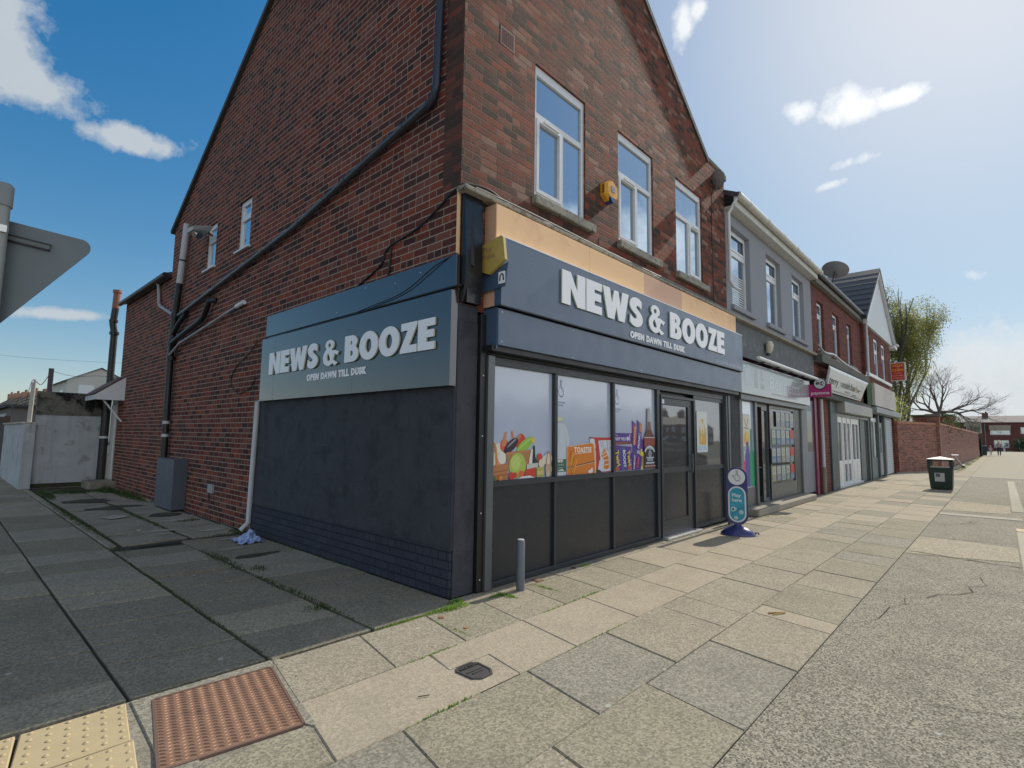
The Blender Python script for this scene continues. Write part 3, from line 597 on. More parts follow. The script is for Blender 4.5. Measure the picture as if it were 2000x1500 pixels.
for i, (a, b_) in enumerate(WINS):
    tr = 5.31; mu = (a + b_) / 2 + .03; top = 5.93
    low1 = (a + .10, mu - .05, 4.40, tr - .08); low2 = (mu + .04, b_ - .055, 4.345, tr - .035)
    if i == 2: low1 = (a + .055, mu - .04, 4.345, tr - .035); low2 = (mu + .05, b_ - .10, 4.40, tr - .08)
    P_ = [(a + .055, b_ - .055, tr + .035, top - .11), low1, low2]
    w = window(B1, FY(0), a + .002, b_ - .002, 4.282, 5.928, P_, back=.028, sash=[low1 if i < 2 else low2], sill=None, label=None)
    m_ = MB(FY(0)); q = low1 if i < 2 else low2; m_.box(q[0] + .08, q[1] - .02, tr - .055, tr - .03, -.014, .004); m_.build('trickle_vent', mUPVC, w)
    m_ = MB(FY(0)); m_.box(a - .04, b_ + .16, 4.165, 4.276, -.05, .075, 0, .012); m_.build('sill', mStone, w)
for i, (a, b_, c, d) in enumerate(SW):
    o = window(B1, FX(0), a + .002, b_ - .002, c + .002, d - .002, [(a + .075, b_ - .075, c + .06, d - .36), (a + .11, b_ - .11, d - .26, d - .09)], back=.03, glass=mGlassS)
    m_ = MB(FX(0)); m_.box(a - .05, b_ + .05, c - .035, c, -.02, .05, 0, .004); m_.build('sill', mUPVC, o)
m_ = MB(FY(0)); m_.box(.53, .76, 5.83, 6.04, -.01, .001); m_.box(.543, .747, 5.843, 6.027, .001, .0015, 1); [m_.box(.552 + .032 * i, .572 + .032 * i, 5.853 + .029 * j, 5.871 + .029 * j, .0015, .002, 2) for i in range(6) for j in range(6)]
m_.build('air_brick', [M('mortar_border', (.40, .34, .28), .9), M('terracotta_air_brick', (.24, .10, .075), .8), mBlack], B1)
# ledge and corner console of the shopfront
m_ = MB(FY(0)); m_.box(-.06, 7.05, 3.90, 3.945, 0, .14, 0, .008); m_.build('lead_ledge', mStone, B1)
m_ = MB(FY(0)); m_.prism([(0, 2.76), (.3, 2.76), (.3, 3.9), (0, 3.9)], 0, .0); 
m_.v = []; m_.p = []; m_.m = []; m_.sm = []
m_.f = lambda u, v, w: (u, v, w)
m_.add([(.012, -.0, 2.80), (.24, 0, 2.80), (.30, 0, 3.9), (.012, 0, 3.9), (.012, -.10, 3.08), (.22, -.10, 3.08), (.26, -.05, 3.9), (.012, -.05, 3.9), (.012, -.04, 2.80), (.24, -.04, 2.80)],
       [(4, 5, 6, 7), (8, 9, 5, 4), (0, 8, 4, 7, 3), (1, 9, 5, 6, 2), (0, 1, 9, 8)])
m_.add([(.05, -.07, 3.2), (.10, -.12, 3.15), (.10, -.06, 3.75), (.14, -.09, 3.2)], [(0, 1, 2), (1, 3, 2)])
m_.box(.05, .24, -.07, 0, 2.80, 3.0)
m_.build('corner_console', mBlkGloss, B1)
m_ = MB(FX(0)); m_.box(-.03, .0, 2.98, 3.93, .0, .02); m_.build('timber_batten', mPly, B1)
m_ = MB(FY(0)); m_.box(0, .267, 0, 2.62, -.05, .012, 0, .006); m_.box(.0, .262, 2.62, 2.79, -.05, .002); m_.build('pilaster', mPaint, B1)
m_ = MB(FY(0)); m_.box(7.03, 7.46, 0, 2.40, -.05, .02, 0, .01); m_.build('pilaster', mPaint, B1)
m_ = MB(FX(0)); m_.grid(-4.52, -.0, .44, 1.975, .018); m_.poly([(-4.52, .44, .018), (-4.52, 1.975, .018), (-4.52, 1.975, 0), (-4.52, .44, 0)]); m_.poly([(0, .44, .018), (0, 1.975, .018), (0, 1.975, 0), (0, .44, 0)]); m_.build('painted_render_panel', mPaint, B1)
m_ = MB(FX(0)); m_.box(-4.54, -.004, 0, .44, 0, .030); m_.build('painted_plinth', mPlinth, B1)
m_ = MB(FY(0)); m_.box(.02, 7.0, .0, 2.82, -.12, -.06); m_.build('shopfront_backing', mBlack, B1)
# shopfront joinery
SF = FY(-.0)
for nm, mt, bxs in (('black_post', mBlack, [(.268, .352, .0, 2.72, 0, .055), (6.80, 6.93, 0, 2.36, 0, .05)]),
                    ('shutter_guide', mAnthLt, [(.353, .447, 0, 2.31, 0, .085), (6.665, 6.725, 0, 2.31, 0, .07), (6.735, 6.795, 0, 2.31, 0, .085)]),
                    ('head_frame', mAnthFr, [(.448, 6.66, 2.235, 2.315, -.02, .035)]), ('shutter_slat', mBlack, [(.36, 6.79, 2.318, 2.345, 0, .06), (.36, 6.79, 2.355, 2.385, 0, .085)]),
                    ('stall_frame', mAnthFr, [(.448, 4.09, .985, 1.045, -.03, .035), (.448, 4.09, .0, .055, -.03, .035), (1.505, 1.545, .056, .984, -.03, .03), (2.765, 2.805, .056, .984, -.03, .03), (4.0, 4.09, .056, .984, -.03, .034),
                      (1.50, 1.548, 1.046, 2.234, -.03, .04), (2.76, 2.808, 1.046, 2.234, -.03, .04), (4.0, 4.09, 1.046, 2.234, -.03, .036)])):
    for q in bxs: m_ = MB(SF); m_.box(*q, 0, .003); m_.build(nm, mt, B1)
m_ = MB(SF); m_.box(.35, 7.06, 2.40, 2.775, .10, .215, 0, .004); m_.box(.34, .352, 2.36, 2.78, .0, .20); m_.build('shutter_housing', [mAnth], B1)
m_ = MB(SF); m_.box(.30, 7.02, 2.345, 2.40, .0, .18, 0); m_.box(.36, 7.0, 2.775, 2.80, .0, .14); m_.build('soffit', mBlack, B1)
m_ = MB(SF)
for a, b_ in ((.449, 1.504), (1.546, 2.764), (2.806, 3.999)): m_.poly([(a, .056, -.004), (b_, .056, -.004), (b_, .984, -.004), (a, .984, -.004)])
m_.build('stall_riser', mRiser, B1)
for x, z in ((.40, 2.74), (.40, 2.44), (1.6, 2.42), (1.6, 2.74), (3.2, 2.43), (4.9, 2.43), (6.7, 2.43), (6.7, 2.73)): m_ = MB(SF); m_.prism(ring(x, z, .007, 8), .215, .218); m_.build('screw', mUPVC, B1)
for z in (.12, .75, 1.5, 2.1): m_ = MB(SF); m_.prism(ring(.31, z, .007, 8), .055, .058); m_.build('screw', mUPVC, B1)

# printed window panels -------------------------------------------------
def P8(cx, cy, r, n=14, sx=1, sy=1, rot=0):
    c, s_ = math.cos(rot), math.sin(rot)
    return [(cx + (x - cx) * c - (y - cy) * s_, cy + (x - cx) * s_ + (y - cy) * c) for x, y in ring(cx, cy, r, n, sx, sy)]
def art(parent, F, layers, w0, name='printed_picture', label=None):
    m_ = MB(F); mats = []; idx = {}; w = w0
    for it in layers:
        col = tuple(it[0])
        if col not in idx: idx[col] = len(mats); mats.append(flat(col))
        w += .00035
        if it[1] == 'T': text(m_, *it[2], w, w, mi=idx[col], **(it[3] if len(it) > 3 else {}))
        else:
            tri = tessellate_polygon([[Vector((a, b_, 0)) for a, b_ in it[1]]]); m_.add([(a, b_, w) for a, b_ in it[1]], [list(q) for q in tri], idx[col])
    return m_.build(name, mats, parent, label)
def hand(cx, cy, s, navy=(.05, .06, .22), bgc=(.5, .54, .64)):
    """crossed-fingers line mark"""
    L = []
    def ln(pts, w=.035):
        L.append((navy, [(cx + x * s, cy + y * s) for x, y in stroke_poly(pts, w)]))
    ln(bez([(-.42, .42), (-.2, .38), (-.28, -.1), (-.15, -.42), (.15, -.42), (.4, -.35), (.42, .0), (.40, .25)]), .05)
    ln(bez([(-.42, .42), (-.45, .25), (-.3, .1), (-.25, .05)])); ln(bez([(-.12, .3), (-.1, .5), (.02, .8), (.1, 1.0)])); ln(bez([(.12, .3), (.1, .6), (.22, .9), (.16, 1.0)])); ln(bez([(-.02, 1.0), (-.02, .8), (.0, .6), (.1, .35)]))
    ln(bez([(.12, .35), (.3, .5), (.4, .3), (.28, .12), (.18, .2), (.14, .1)])); ln(bez([(-.08, -.15), (0, -.3), (.15, -.3), (.22, -.18)]))
    L.append((navy, 'T', (('THE NATIONAL'), cx - .55 * s, cy - .72 * s, .13 * s), dict(width=1.1 * s))); L.append((navy, 'T', (('LOTTERY'), cx - .32 * s, cy - .93 * s, .13 * s), dict(width=.64 * s)))
    return L
PAN = [(.449, 1.499), (1.549, 2.759), (2.809, 3.999)]
VW = -.012
def panel(i):
    a, b_ = PAN[i]
    m_ = MB(SF); m_.poly([(a, 1.046, VW), (b_, 1.046, VW), (b_, 2.234, VW), (a, 2.234, VW)])
    return m_.build('shop_window', mVinyl, B1)
p0 = panel(0); L = []
for pt in hand(.47, 2.02, .16): L.append(pt)
L = [q for q in L if q[1] == 'T' and False or (q[1] != 'T' and min(x for x, y in q[1]) > .3)]
L = [(c, [(max(x, .450), y) for x, y in pl]) for c, pl in L]
red, wick, wick2 = (.62, .05, .03), (.50, .20, .07), (.36, .13, .05)
L += [((.80, .78, .66), P8(.50, 1.36, .10)), ((.78, .75, .62), P8(.62, 1.33, .10)), ((.80, .80, .70), P8(.68, 1.36, .07)), ((.70, .12, .06), P8(.70, 1.40, .07)), ((.65, .25, .12), [(.66, 1.4), (.70, 1.54), (.73, 1.55), (.72, 1.4)]), ((.60, .22, .10), [(.83, 1.42), (.80, 1.55), (.82, 1.56), (.87, 1.42)]),
      (red, P8(.96, 1.46, .07)), (red, P8(.90, 1.44, .055)), ((.45, .25, .08), [(.86, 1.40), (.96, 1.50), (.94, 1.53), (.85, 1.47)]),
      ((.62, .2, .1), [(.72, 1.34), (1.12, 1.34), (1.10, 1.18), (.76, 1.18)]), ((.03, .02, .035), P8(.80, 1.40, .13, 16, 1.0, .42, R_(33))), ((.30, .30, .36), P8(.81, 1.43, .09, 12, 1.0, .12, R_(33))),
      ((.30, .52, .06), P8(1.03, 1.41, .16, 16, 1, .36, R_(28))), ((.42, .66, .12), P8(1.03, 1.43, .13, 12, 1, .10, R_(30))), ((.75, .55, .06), P8(1.16, 1.46, .03)),
      ((.45, .20, .08), [(.74, 1.20), (1.14, 1.25), (1.13, 1.35), (.72, 1.33)]), ((.52, .24, .10), [(.73, 1.30), (1.14, 1.345), (1.14, 1.36), (.72, 1.33)]),
      ((.75, .72, .55), P8(.56, 1.27, .07)), ((.75, .30, .15), P8(.62, 1.24, .05, 10, 1.4, .8, .6)), ((.8, .78, .7), P8(.66, 1.27, .06)),
      (wick, [(.450, 1.18), (.76, 1.22), (.74, 1.05), (.450, 1.05)]), (wick2, [(.450, 1.13), (.75, 1.155), (.75, 1.14), (.450, 1.115)]), (wick2, [(.450, 1.09), (.745, 1.11), (.745, 1.095), (.450, 1.075)]), ((.58, .25, .10), stroke_poly(bez([(.52, 1.2), (.50, 1.5), (.56, 1.5), (.58, 1.2)]), .03)),
      ((.02, .03, .02), [(1.16, 1.40), (1.185, 1.40), (1.195, 1.27), (1.24, 1.22), (1.24, 1.13), (1.12, 1.13), (1.12, 1.22), (1.155, 1.27)]), ((.72, .74, .66), [(1.125, 1.36), (1.150, 1.36), (1.14, 1.2), (1.08, 1.18), (1.09, 1.25)]),
      ((.42, .55, .09), P8(.90, 1.19, .135, 20)), ((.52, .64, .16), P8(.87, 1.22, .08, 14)), ((.62, .72, .26), stroke_poly([(.84, 1.12), (.90, 1.2), (.97, 1.26)], .008)), ((.62, .72, .26), stroke_poly([(.82, 1.20), (.87, 1.25), (.93, 1.29)], .008)),
      ((.55, .57, .50), [(1.05, 1.20), (1.24, 1.21), (1.24, 1.15), (1.05, 1.14)]), (red, P8(1.27, 1.27, .045)), ((.74, .62, .48), P8(1.30, 1.20, .05)), ((.72, .66, .55), P8(1.36, 1.24, .05)), ((.70, .66, .58), P8(1.42, 1.25, .07)), ((.50, .24, .14), stroke_poly(bez([(1.38, 1.1), (1.38, 1.4), (1.48, 1.4), (1.47, 1.1)]), .02)), ((.55, .40, .28), P8(1.43, 1.13, .06)),
      (red, [(1.02, 1.14), (1.20, 1.16), (1.20, 1.05), (1.02, 1.05)]), ((.75, .12, .06), P8(.96, 1.09, .045)), (red, P8(.80, 1.08, .045)), (red, P8(.86, 1.09, .03)), ((.8, .8, .78), [(.90, 1.05), (1.18, 1.05), (1.10, 1.075), (.96, 1.07)]),
      ((.45, .42, .10), [(1.21, 1.16), (1.34, 1.16), (1.34, 1.052), (1.21, 1.052)]), ((.60, .55, .22), P8(1.25, 1.10, .025)), ((.60, .55, .22), P8(1.30, 1.10, .025)), ((.62, .50, .34), P8(1.41, 1.08, .035)), ((.05, .16, .03), P8(.53, 1.065, .03)), ((.7, .25, .05), P8(.63, 1.065, .03))]
art(p0, SF, L, VW)
p1 = panel(1); L = [q for q in hand(1.66, 2.02, .16) if q[1] == 'T' or True]
L = [(q[0], [(max(x, 1.551), y) for x, y in q[1]]) if q[1] != 'T' else q for q in L if q[1] != 'T'] + [((.05, .06, .22), 'T', ('THE NATIONAL', 1.56, 1.90, .02), dict(width=.2)), ((.05, .06, .22), 'T', ('LOTTERY', 1.60, 1.865, .02), dict(width=.12))]
og, oy = (.68, .20, .015), (.80, .36, .04)
L += [((.66, .68, .36), rrect(1.60, 1.70, 1.69, 1.735, .008)), ((.56, .62, .68), [(1.551, 1.66), (1.74, 1.66), (1.79, 1.60), (1.83, 1.50), (1.84, 1.35), (1.84, 1.25), (1.551, 1.25)]), ((.50, .57, .60), [(1.64, 1.64), (1.66, 1.64), (1.62, 1.42), (1.60, 1.46)]), ((.50, .57, .60), [(1.72, 1.64), (1.74, 1.64), (1.79, 1.42), (1.77, 1.40)]),
      ((.62, .66, .70), [(1.551, 1.25), (1.78, 1.25), (1.78, 1.05), (1.551, 1.05)]), ((.015, .12, .075), [(1.551, 1.24), (1.77, 1.24), (1.77, 1.09), (1.551, 1.09)]), ((.62, .66, .62), [(1.60, 1.235), (1.72, 1.235), (1.70, 1.20), (1.62, 1.20)]), ((.55, .2, .1), P8(1.66, 1.212, .012)), ((.60, .66, .62), 'T', ('DOUBLE', 1.58, 1.165, .022), dict(width=.15)), ((.60, .66, .62), 'T', ('FRESH', 1.60, 1.13, .016), dict(width=.11)), ((.60, .66, .62), [(1.60, 1.11), (1.70, 1.125), (1.74, 1.10), (1.62, 1.10)]),
      ((.52, .03, .03), [(2.26, 1.50), (2.758, 1.50), (2.758, 1.05), (2.36, 1.05)]), ((.68, .70, .74), [(2.26, 1.49), (2.37, 1.48), (2.40, 1.36), (2.28, 1.36)]), ((.03, .03, .05), [(2.255, 1.505), (2.30, 1.50), (2.28, 1.47)]),
      ((.62, .65, .72), [(2.46, 1.46), (2.758, 1.47), (2.758, 1.06), (2.44, 1.06), (2.50, 1.25)]), ((.30, .32, .40), stroke_poly([(2.56, 1.45), (2.60, 1.33), (2.66, 1.36)], .012)), ((.30, .32, .40), stroke_poly([(2.66, 1.46), (2.68, 1.33), (2.74, 1.38)], .012)), ((.30, .32, .40), stroke_poly([(2.50, 1.45), (2.55, 1.36)], .01)),
      (og, [(2.60, 1.36), (2.70, 1.24), (2.71, 1.11), (2.66, 1.085), (2.58, 1.10), (2.60, 1.20), (2.52, 1.27)]), ((.78, .62, .50), stroke_poly([(2.53, 1.27), (2.66, 1.33)], .014)), ((.78, .62, .50), stroke_poly([(2.56, 1.24), (2.69, 1.28)], .014)), ((.78, .62, .50), stroke_poly([(2.60, 1.20), (2.71, 1.21)], .014)), ((.78, .62, .50), stroke_poly([(2.60, 1.14), (2.71, 1.155)], .014)), ((.52, .03, .03), [(2.42, 1.27), (2.50, 1.25), (2.50, 1.21), (2.42, 1.21)]), ((.02, .03, .08), [(2.40, 1.10), (2.50, 1.08), (2.54, 1.05), (2.40, 1.05)]),
      ((.75, .55, .38), [(1.782, 1.39), (2.30, 1.435), (2.36, 1.42), (2.40, 1.30), (2.40, 1.05), (1.782, 1.05)]), (og, [(1.79, 1.38), (2.29, 1.425), (2.385, 1.05), (1.79, 1.05)]), (og, [(1.79, 1.38), (2.29, 1.425), (2.34, 1.41), (2.385, 1.05)]),
      ((.85, .82, .76), 'T', ('TOASTIE', 1.925, 1.315, .065), dict(width=.37, bold=.04, sp=1.2)), ((.82, .60, .45), stroke_poly([(1.93, 1.295), (2.30, 1.315)], .008)), ((.08, .06, .05), stroke_poly([(1.79, 1.135), (2.37, 1.20)], .012)), ((.70, .5, .3), stroke_poly([(1.79, 1.128), (2.37, 1.19)], .006)),
      (oy, stroke_poly([(1.84, 1.17), (1.87, 1.33)], .010)), (oy, stroke_poly([(1.88, 1.14), (1.94, 1.26)], .010)), ((.82, .78, .72), P8(2.27, 1.075, .045, 12, 1.2, .5)), ((.82, .78, .72), P8(2.30, 1.10, .02))]
for k in range(5): L += [(oy, P8(1.845 + .007 * k, 1.19 + .03 * k, .016, 8, .6, 1.3, .6)), (oy, P8(1.865 + .007 * k, 1.18 + .03 * k, .016, 8, .6, 1.3, -.6)), (oy, P8(1.885 + .012 * k, 1.09 + .035 * k, .018, 8, .6, 1.3, .5)), (oy, P8(1.915 + .012 * k, 1.08 + .035 * k, .018, 8, .6, 1.3, -.7))]
art(p1, SF, L, VW)
p2 = panel(2); hv = (.16, .17, .36)
L = [(q[0], [(max(x, 2.811), y) for x, y in q[1]]) for q in hand(2.92, 2.0, .16, hv) if q[1] != 'T'] + [(hv, 'T', ('THE NATIONAL', 2.82, 1.88, .02), dict(width=.22)), (hv, 'T', ('LOTTERY', 2.87, 1.845, .02), dict(width=.12))]
pu, pu2, ye = (.09, .03, .26), (.05, .02, .16), (.78, .62, .03)
L += [(pu, [(2.811, 1.565), (3.32, 1.565), (3.32, 1.42), (2.811, 1.40)]), ((.22, .06, .04), [(2.811, 1.44), (3.30, 1.45), (3.28, 1.41), (2.811, 1.405)]), ((.75, .74, .84), 'T', ('DAIRY MILK', 2.83, 1.465, .045), dict(width=.33, bold=.02)), ((.6, .6, .75), 'T', ('Cadbury', 2.83, 1.525, .02), dict(width=.12)), ((.75, .74, .84), P8(3.20, 1.49, .03, 8)), ((.75, .74, .84), rrect(3.245, 3.265, 1.46, 1.55, .005)),
      (pu, [(3.32, 1.75), (3.42, 1.70), (3.46, 1.30), (3.33, 1.28)]), ((.62, .05, .05), [(3.34, 1.70), (3.42, 1.66), (3.44, 1.40), (3.35, 1.40)]), ((.8, .55, .3), 'T', ('CRUNCHIE', 0, 0, .05), dict(width=.01)),
      (pu, [(3.46, 1.76), (3.60, 1.70), (3.58, 1.32), (3.45, 1.33)]), ((.62, .22, .06), [(3.53, 1.73), (3.60, 1.69), (3.585, 1.58), (3.53, 1.60)]),
      (ye, [(3.56, 1.35), (3.66, 1.32), (3.60, 1.05), (3.50, 1.05)]), (pu, [(3.58, 1.50), (3.66, 1.46), (3.66, 1.30), (3.60, 1.30)]),
      (pu, [(2.811, 1.38), (2.90, 1.40), (3.05, 1.39), (3.07, 1.055), (2.811, 1.055)]), (pu, [(3.02, 1.39), (3.30, 1.38), (3.28, 1.055), (3.06, 1.055)]), ((.08, .09, .35), [(2.99, 1.37), (3.11, 1.37), (3.12, 1.055), (3.03, 1.055)]),
      (pu, [(3.30, 1.30), (3.42, 1.28), (3.44, 1.052), (3.31, 1.052)]), (pu, [(3.42, 1.30), (3.58, 1.24), (3.55, 1.052), (3.40, 1.052)]), ((.45, .10, .05), rrect(2.86, 2.96, 1.055, 1.11, .01)), ((.45, .10, .05), rrect(3.18, 3.27, 1.055, 1.11, .01))]
art(p2, SF, L, VW)
m_ = MB(SF)
def vtext(s, ox, oz, ang, h, wd, mi, bold=.03):
    f0 = m_.f; a = R_(ang); w_ = VW + .022
    m_.f = lambda u, v, w: (ox + u * math.cos(a) - v * math.sin(a), -w_ , oz + u * math.sin(a) + v * math.cos(a)); text(m_, s, 0, 0, h, 0, 0, wd, bold, mi); m_.f = f0
vtext('Twirl', 2.85, 1.32, -78, .085, .21, 0); vtext('BOOST', 3.04, 1.33, -84, .065, .24, 1); vtext('Twirl', 3.15, 1.32, -80, .085, .21, 0); vtext('CRUNCHIE', 3.365, 1.40, 82, .045, .26, 3); vtext('PICNIC', 3.49, 1.35, 80, .05, .22, 1); vtext('TIMEOUT', 3.36, 1.06, 84, .04, .2, 1); vtext('WISPA', 3.455, 1.07, 76, .06, .16, 2); vtext('FLAKE', 3.58, 1.10, 78, .05, .14, 4)
m_.build('printed_lettering', [flat(ye), flat((.72, .76, .84)), flat((.75, .04, .06)), flat((.8, .5, .3)), flat((.05, .04, .05))], p2)
L = [((.42, .40, .40), [(3.75, 1.94), (3.83, 1.94), (3.835, 1.84), (3.845, 1.72), (3.86, 1.62), (3.72, 1.62), (3.735, 1.72), (3.745, 1.84)]), ((.20, .10, .06), [(3.75, 1.74), (3.83, 1.74), (3.86, 1.60), (3.72, 1.60)]), ((.13, .035, .02), [(3.72, 1.62), (3.86, 1.62), (3.965, 1.50), (3.97, 1.055), (3.64, 1.055), (3.64, 1.50)]), ((.68, .64, .62), [(3.63, 1.515), (3.97, 1.515), (3.97, 1.505), (3.63, 1.505)]), ((.27, .05, .03), [(3.645, 1.50), (3.97, 1.50), (3.97, 1.39), (3.645, 1.39)]),
     ((.012, .012, .018), [(3.645, 1.37), (3.97, 1.37), (3.965, 1.12), (3.65, 1.12)]), ((.62, .66, .74), stroke_poly(bez([(3.66, 1.30), (3.72, 1.40), (3.88, 1.40), (3.95, 1.30)]), .03)), ((.62, .66, .74), P8(3.81, 1.275, .045)), ((.012, .012, .018), P8(3.81, 1.275, .034)), ((.62, .66, .74), P8(3.81, 1.275, .014)),
     ((.62, .66, .74), [(3.70, 1.225), (3.92, 1.225), (3.92, 1.21), (3.70, 1.21)]), ((.62, .66, .74), [(3.72, 1.20), (3.89, 1.20), (3.89, 1.19), (3.72, 1.19)]), ((.62, .66, .74), [(3.72, 1.18), (3.89, 1.18), (3.89, 1.172), (3.72, 1.172)]), ((.62, .66, .74), [(3.68, 1.15), (3.94, 1.15), (3.92, 1.13), (3.70, 1.13)]), ((.7, .6, .6), [(3.645, 1.10), (3.97, 1.10), (3.97, 1.092), (3.645, 1.092)])]
L += [((.62, .66, .74), 'T', ('Whiskey', 3.70, 1.335, .03), dict(width=.22, bold=.02))]
art(p2, SF, L, VW + .018)

# door
dr = MB(SF)
dr.grid(4.095, 5.32, .02, 2.17, .02, [(4.22, 5.06, .26, .97), (4.20, 5.10, 1.045, 2.02)], .03); dr.box(4.095, 4.13, .02, 2.17, .02, .05); dr.box(5.27, 5.32, .02, 2.17, .02, .05); dr.box(4.13, 5.27, 2.13, 2.17, .02, .05)
D1 = dr.build('door', mAnthFr, B1)
m_ = MB(SF); m_.poly([(4.20, 1.045, .0), (5.10, 1.045, .0), (5.10, 2.02, .0), (4.20, 2.02, .0)]); m_.build('glass', mGlassD, D1)
m_ = MB(SF); m_.poly([(4.22, .26, .0), (5.06, .26, .0), (5.06, .97, .0), (4.22, .97, .0)]); m_.build('lower_panel', mRiser, D1)
m_ = MB(SF); m_.cyl((5.17, .95, .06), (5.17, 1.25, .06), .012, n=8); m_.box(5.155, 5.185, .96, .98, .02, .06); m_.box(5.155, 5.185, 1.22, 1.24, .02, .06); m_.build('handle', mAnthLt, D1)
m_ = MB(SF); m_.box(4.095, 5.32, .0, .03, -.02, .14, 0, .004); m_.build('threshold', M('bright_aluminium', (.75, .75, .74), .3, .7, .1), D1)
m_ = MB(SF); m_.box(4.16, 4.25, 2.035, 2.10, .02, .024); m_.build('sticker', mUPVC, D1)
sp_ = MB(SF); sp_.grid(5.325, 6.66, .02, 2.234, .02, [(5.40, 6.60, 1.045, 2.17), (5.40, 6.60, .08, .97)], .03); o = sp_.build('door_sidelight', mAnthFr, B1)
m_ = MB(SF); m_.poly([(5.4, 1.045, .0), (6.6, 1.045, .0), (6.6, 2.17, .0), (5.4, 2.17, .0)]); m_.build('glass', mGlassD, o)
m_ = MB(SF); m_.poly([(5.4, .08, .0), (6.6, .08, .0), (6.6, .97, .0), (5.4, .97, .0)]); m_.build('lower_panel', mRiser, o)
art(o, SF, [((.62, .68, .74), rrect(5.47, 5.92, 1.27, 1.98, .03)), ((.72, .74, .70), rrect(5.49, 5.90, 1.30, 1.96, .02)), ((.62, .40, .10), [(5.55, 1.40), (5.86, 1.40), (5.86, 1.62), (5.78, 1.84), (5.64, 1.84), (5.55, 1.62)]), ((.72, .68, .55), [(5.58, 1.84), (5.64, 1.55), (5.70, 1.70), (5.76, 1.55), (5.83, 1.84), (5.76, 1.84), (5.71, 1.76), (5.65, 1.84)]), ((.75, .50, .08), P8(5.65, 1.50, .06)), ((.70, .38, .06), P8(5.77, 1.46, .07)), ((.45, .62, .72), [(5.50, 1.38), (5.89, 1.38), (5.89, 1.31), (5.50, 1.31)])], .006, 'poster', 'worn price poster with orange drinks behind the sidelight')

# pipes on the side wall
m_ = MB(FX(0))
m_.tube([(-.325, 6.75, .06), (-.325, 6.2, .06), (-.36, 5.18, .06), (-.40, 5.06, .06), (-.50, 5.0, .06)], .045, 10); m_.build('downpipe', mPipeBl, B1, 'dark navy downpipe at the street corner of the gable')
m_ = MB(FX(0)); m_.tube([(-.45, 5.03, .06), (-3.5, 4.48, .06), (-8.72, 3.93, .07)], .042, 10)
for k in range(7): t_ = .06 + k * .15; x_ = -.45 - 8.2 * t_; z_ = 5.03 - (1.10 * t_ if x_ > -3.5 else 0); z_ = (5.03 + (x_ + .45) * .18) if x_ > -3.5 else 4.48 + (x_ + 3.5) * .105; m_.tube([(x_ - .03, z_, .06), (x_ + .03, z_, .06)], .05, 10)
m_.build('raking_pipe', [M('grey_topped_black_pipe', (.05, .055, .065), .28, 0, .1, spec=.8)], B1, 'long dark pipe raking down across the brick side wall')
m_ = MB(FX(0)); m_.tube([(-8.56, 5.86, .09), (-8.66, 5.2, .09), (-8.77, 4.62, .09)], .062, 12); m_.tube([(-8.67, 5.12, .09), (-8.68, 5.09, .09)], .068, 12, 1); m_.build('soil_pipe', [mPipeLG, mBlack], B1, 'grey upper length of the vertical soil pipe')
m_ = MB(FX(0)); m_.tube([(-8.77, 4.62, .09), (-8.92, 3.95, .09), (-9.02, 3.2, .09), (-8.98, 2.0, .09), (-8.94, .9, .09)], .062, 12)
for z_ in (3.95, 3.35, 3.05): m_.tube([(-8.97 + (.05 if z_ > 3.9 else 0), z_ + .04, .09), (-8.98 + (.05 if z_ > 3.9 else 0), z_ - .05, .09)], .082, 12)
m_.tube([(-8.98, 3.55, .09), (-8.6, 3.72, .10), (-8.3, 3.9, .06)], .05, 8); m_.tube([(-9.0, 3.05, .09), (-8.85, 3.35, .12), (-8.6, 3.42, .1), (-7.25, 3.62, .09), (-7.1, 3.66, .09), (-6.85, 3.92, .09), (-6.72, 3.93, .0)], .052, 10)
for z_ in (1.72, 1.45): m_.tube([(-8.96, z_, .09), (-8.96, z_ - .06, .09)], .067, 12, 1)
m_.build('soil_pipe', [mPipeB, mPipeLG], B1, 'black lower soil pipe with branch pipes')
m_ = MB(FX(0)); m_.tube([(-8.95, 3.1, .13), (-8.5, 3.3, .09), (-5.55, 3.63, .05)], .022, 8); m_.tube([(-5.6, 3.625, .05), (-5.3, 3.655, .04)], .038, 8, 1); m_.build('waste_pipe', [mPipeG, mUPVC], B1, 'thin grey waste pipe with a white end')
m_ = MB(FX(0)); m_.tube([(-10.52, 4.99, .12), (-10.5, 4.9, .06), (-10.37, 4.42, .05), (-10.2, 4.35, .05), (-9.08, 3.98, .07)], .036, 8); m_.build('downpipe', mPipeG, B1, 'short grey downpipe cranked into the soil pipe')
m_ = MB(FX(0)); m_.tube([(-4.49, 1.97, .05), (-4.56, .16, .05), (-4.60, .05, .14)], .038, 10); m_.build('downpipe', mPipeLG, B1, 'pale grey downpipe beside the painted panel')
m_ = MB(FX(0)); m_.box(-4.60, -4.525, .05, 2.0, 0, .02); m_.build('edge_trim', mPipeG, B1)
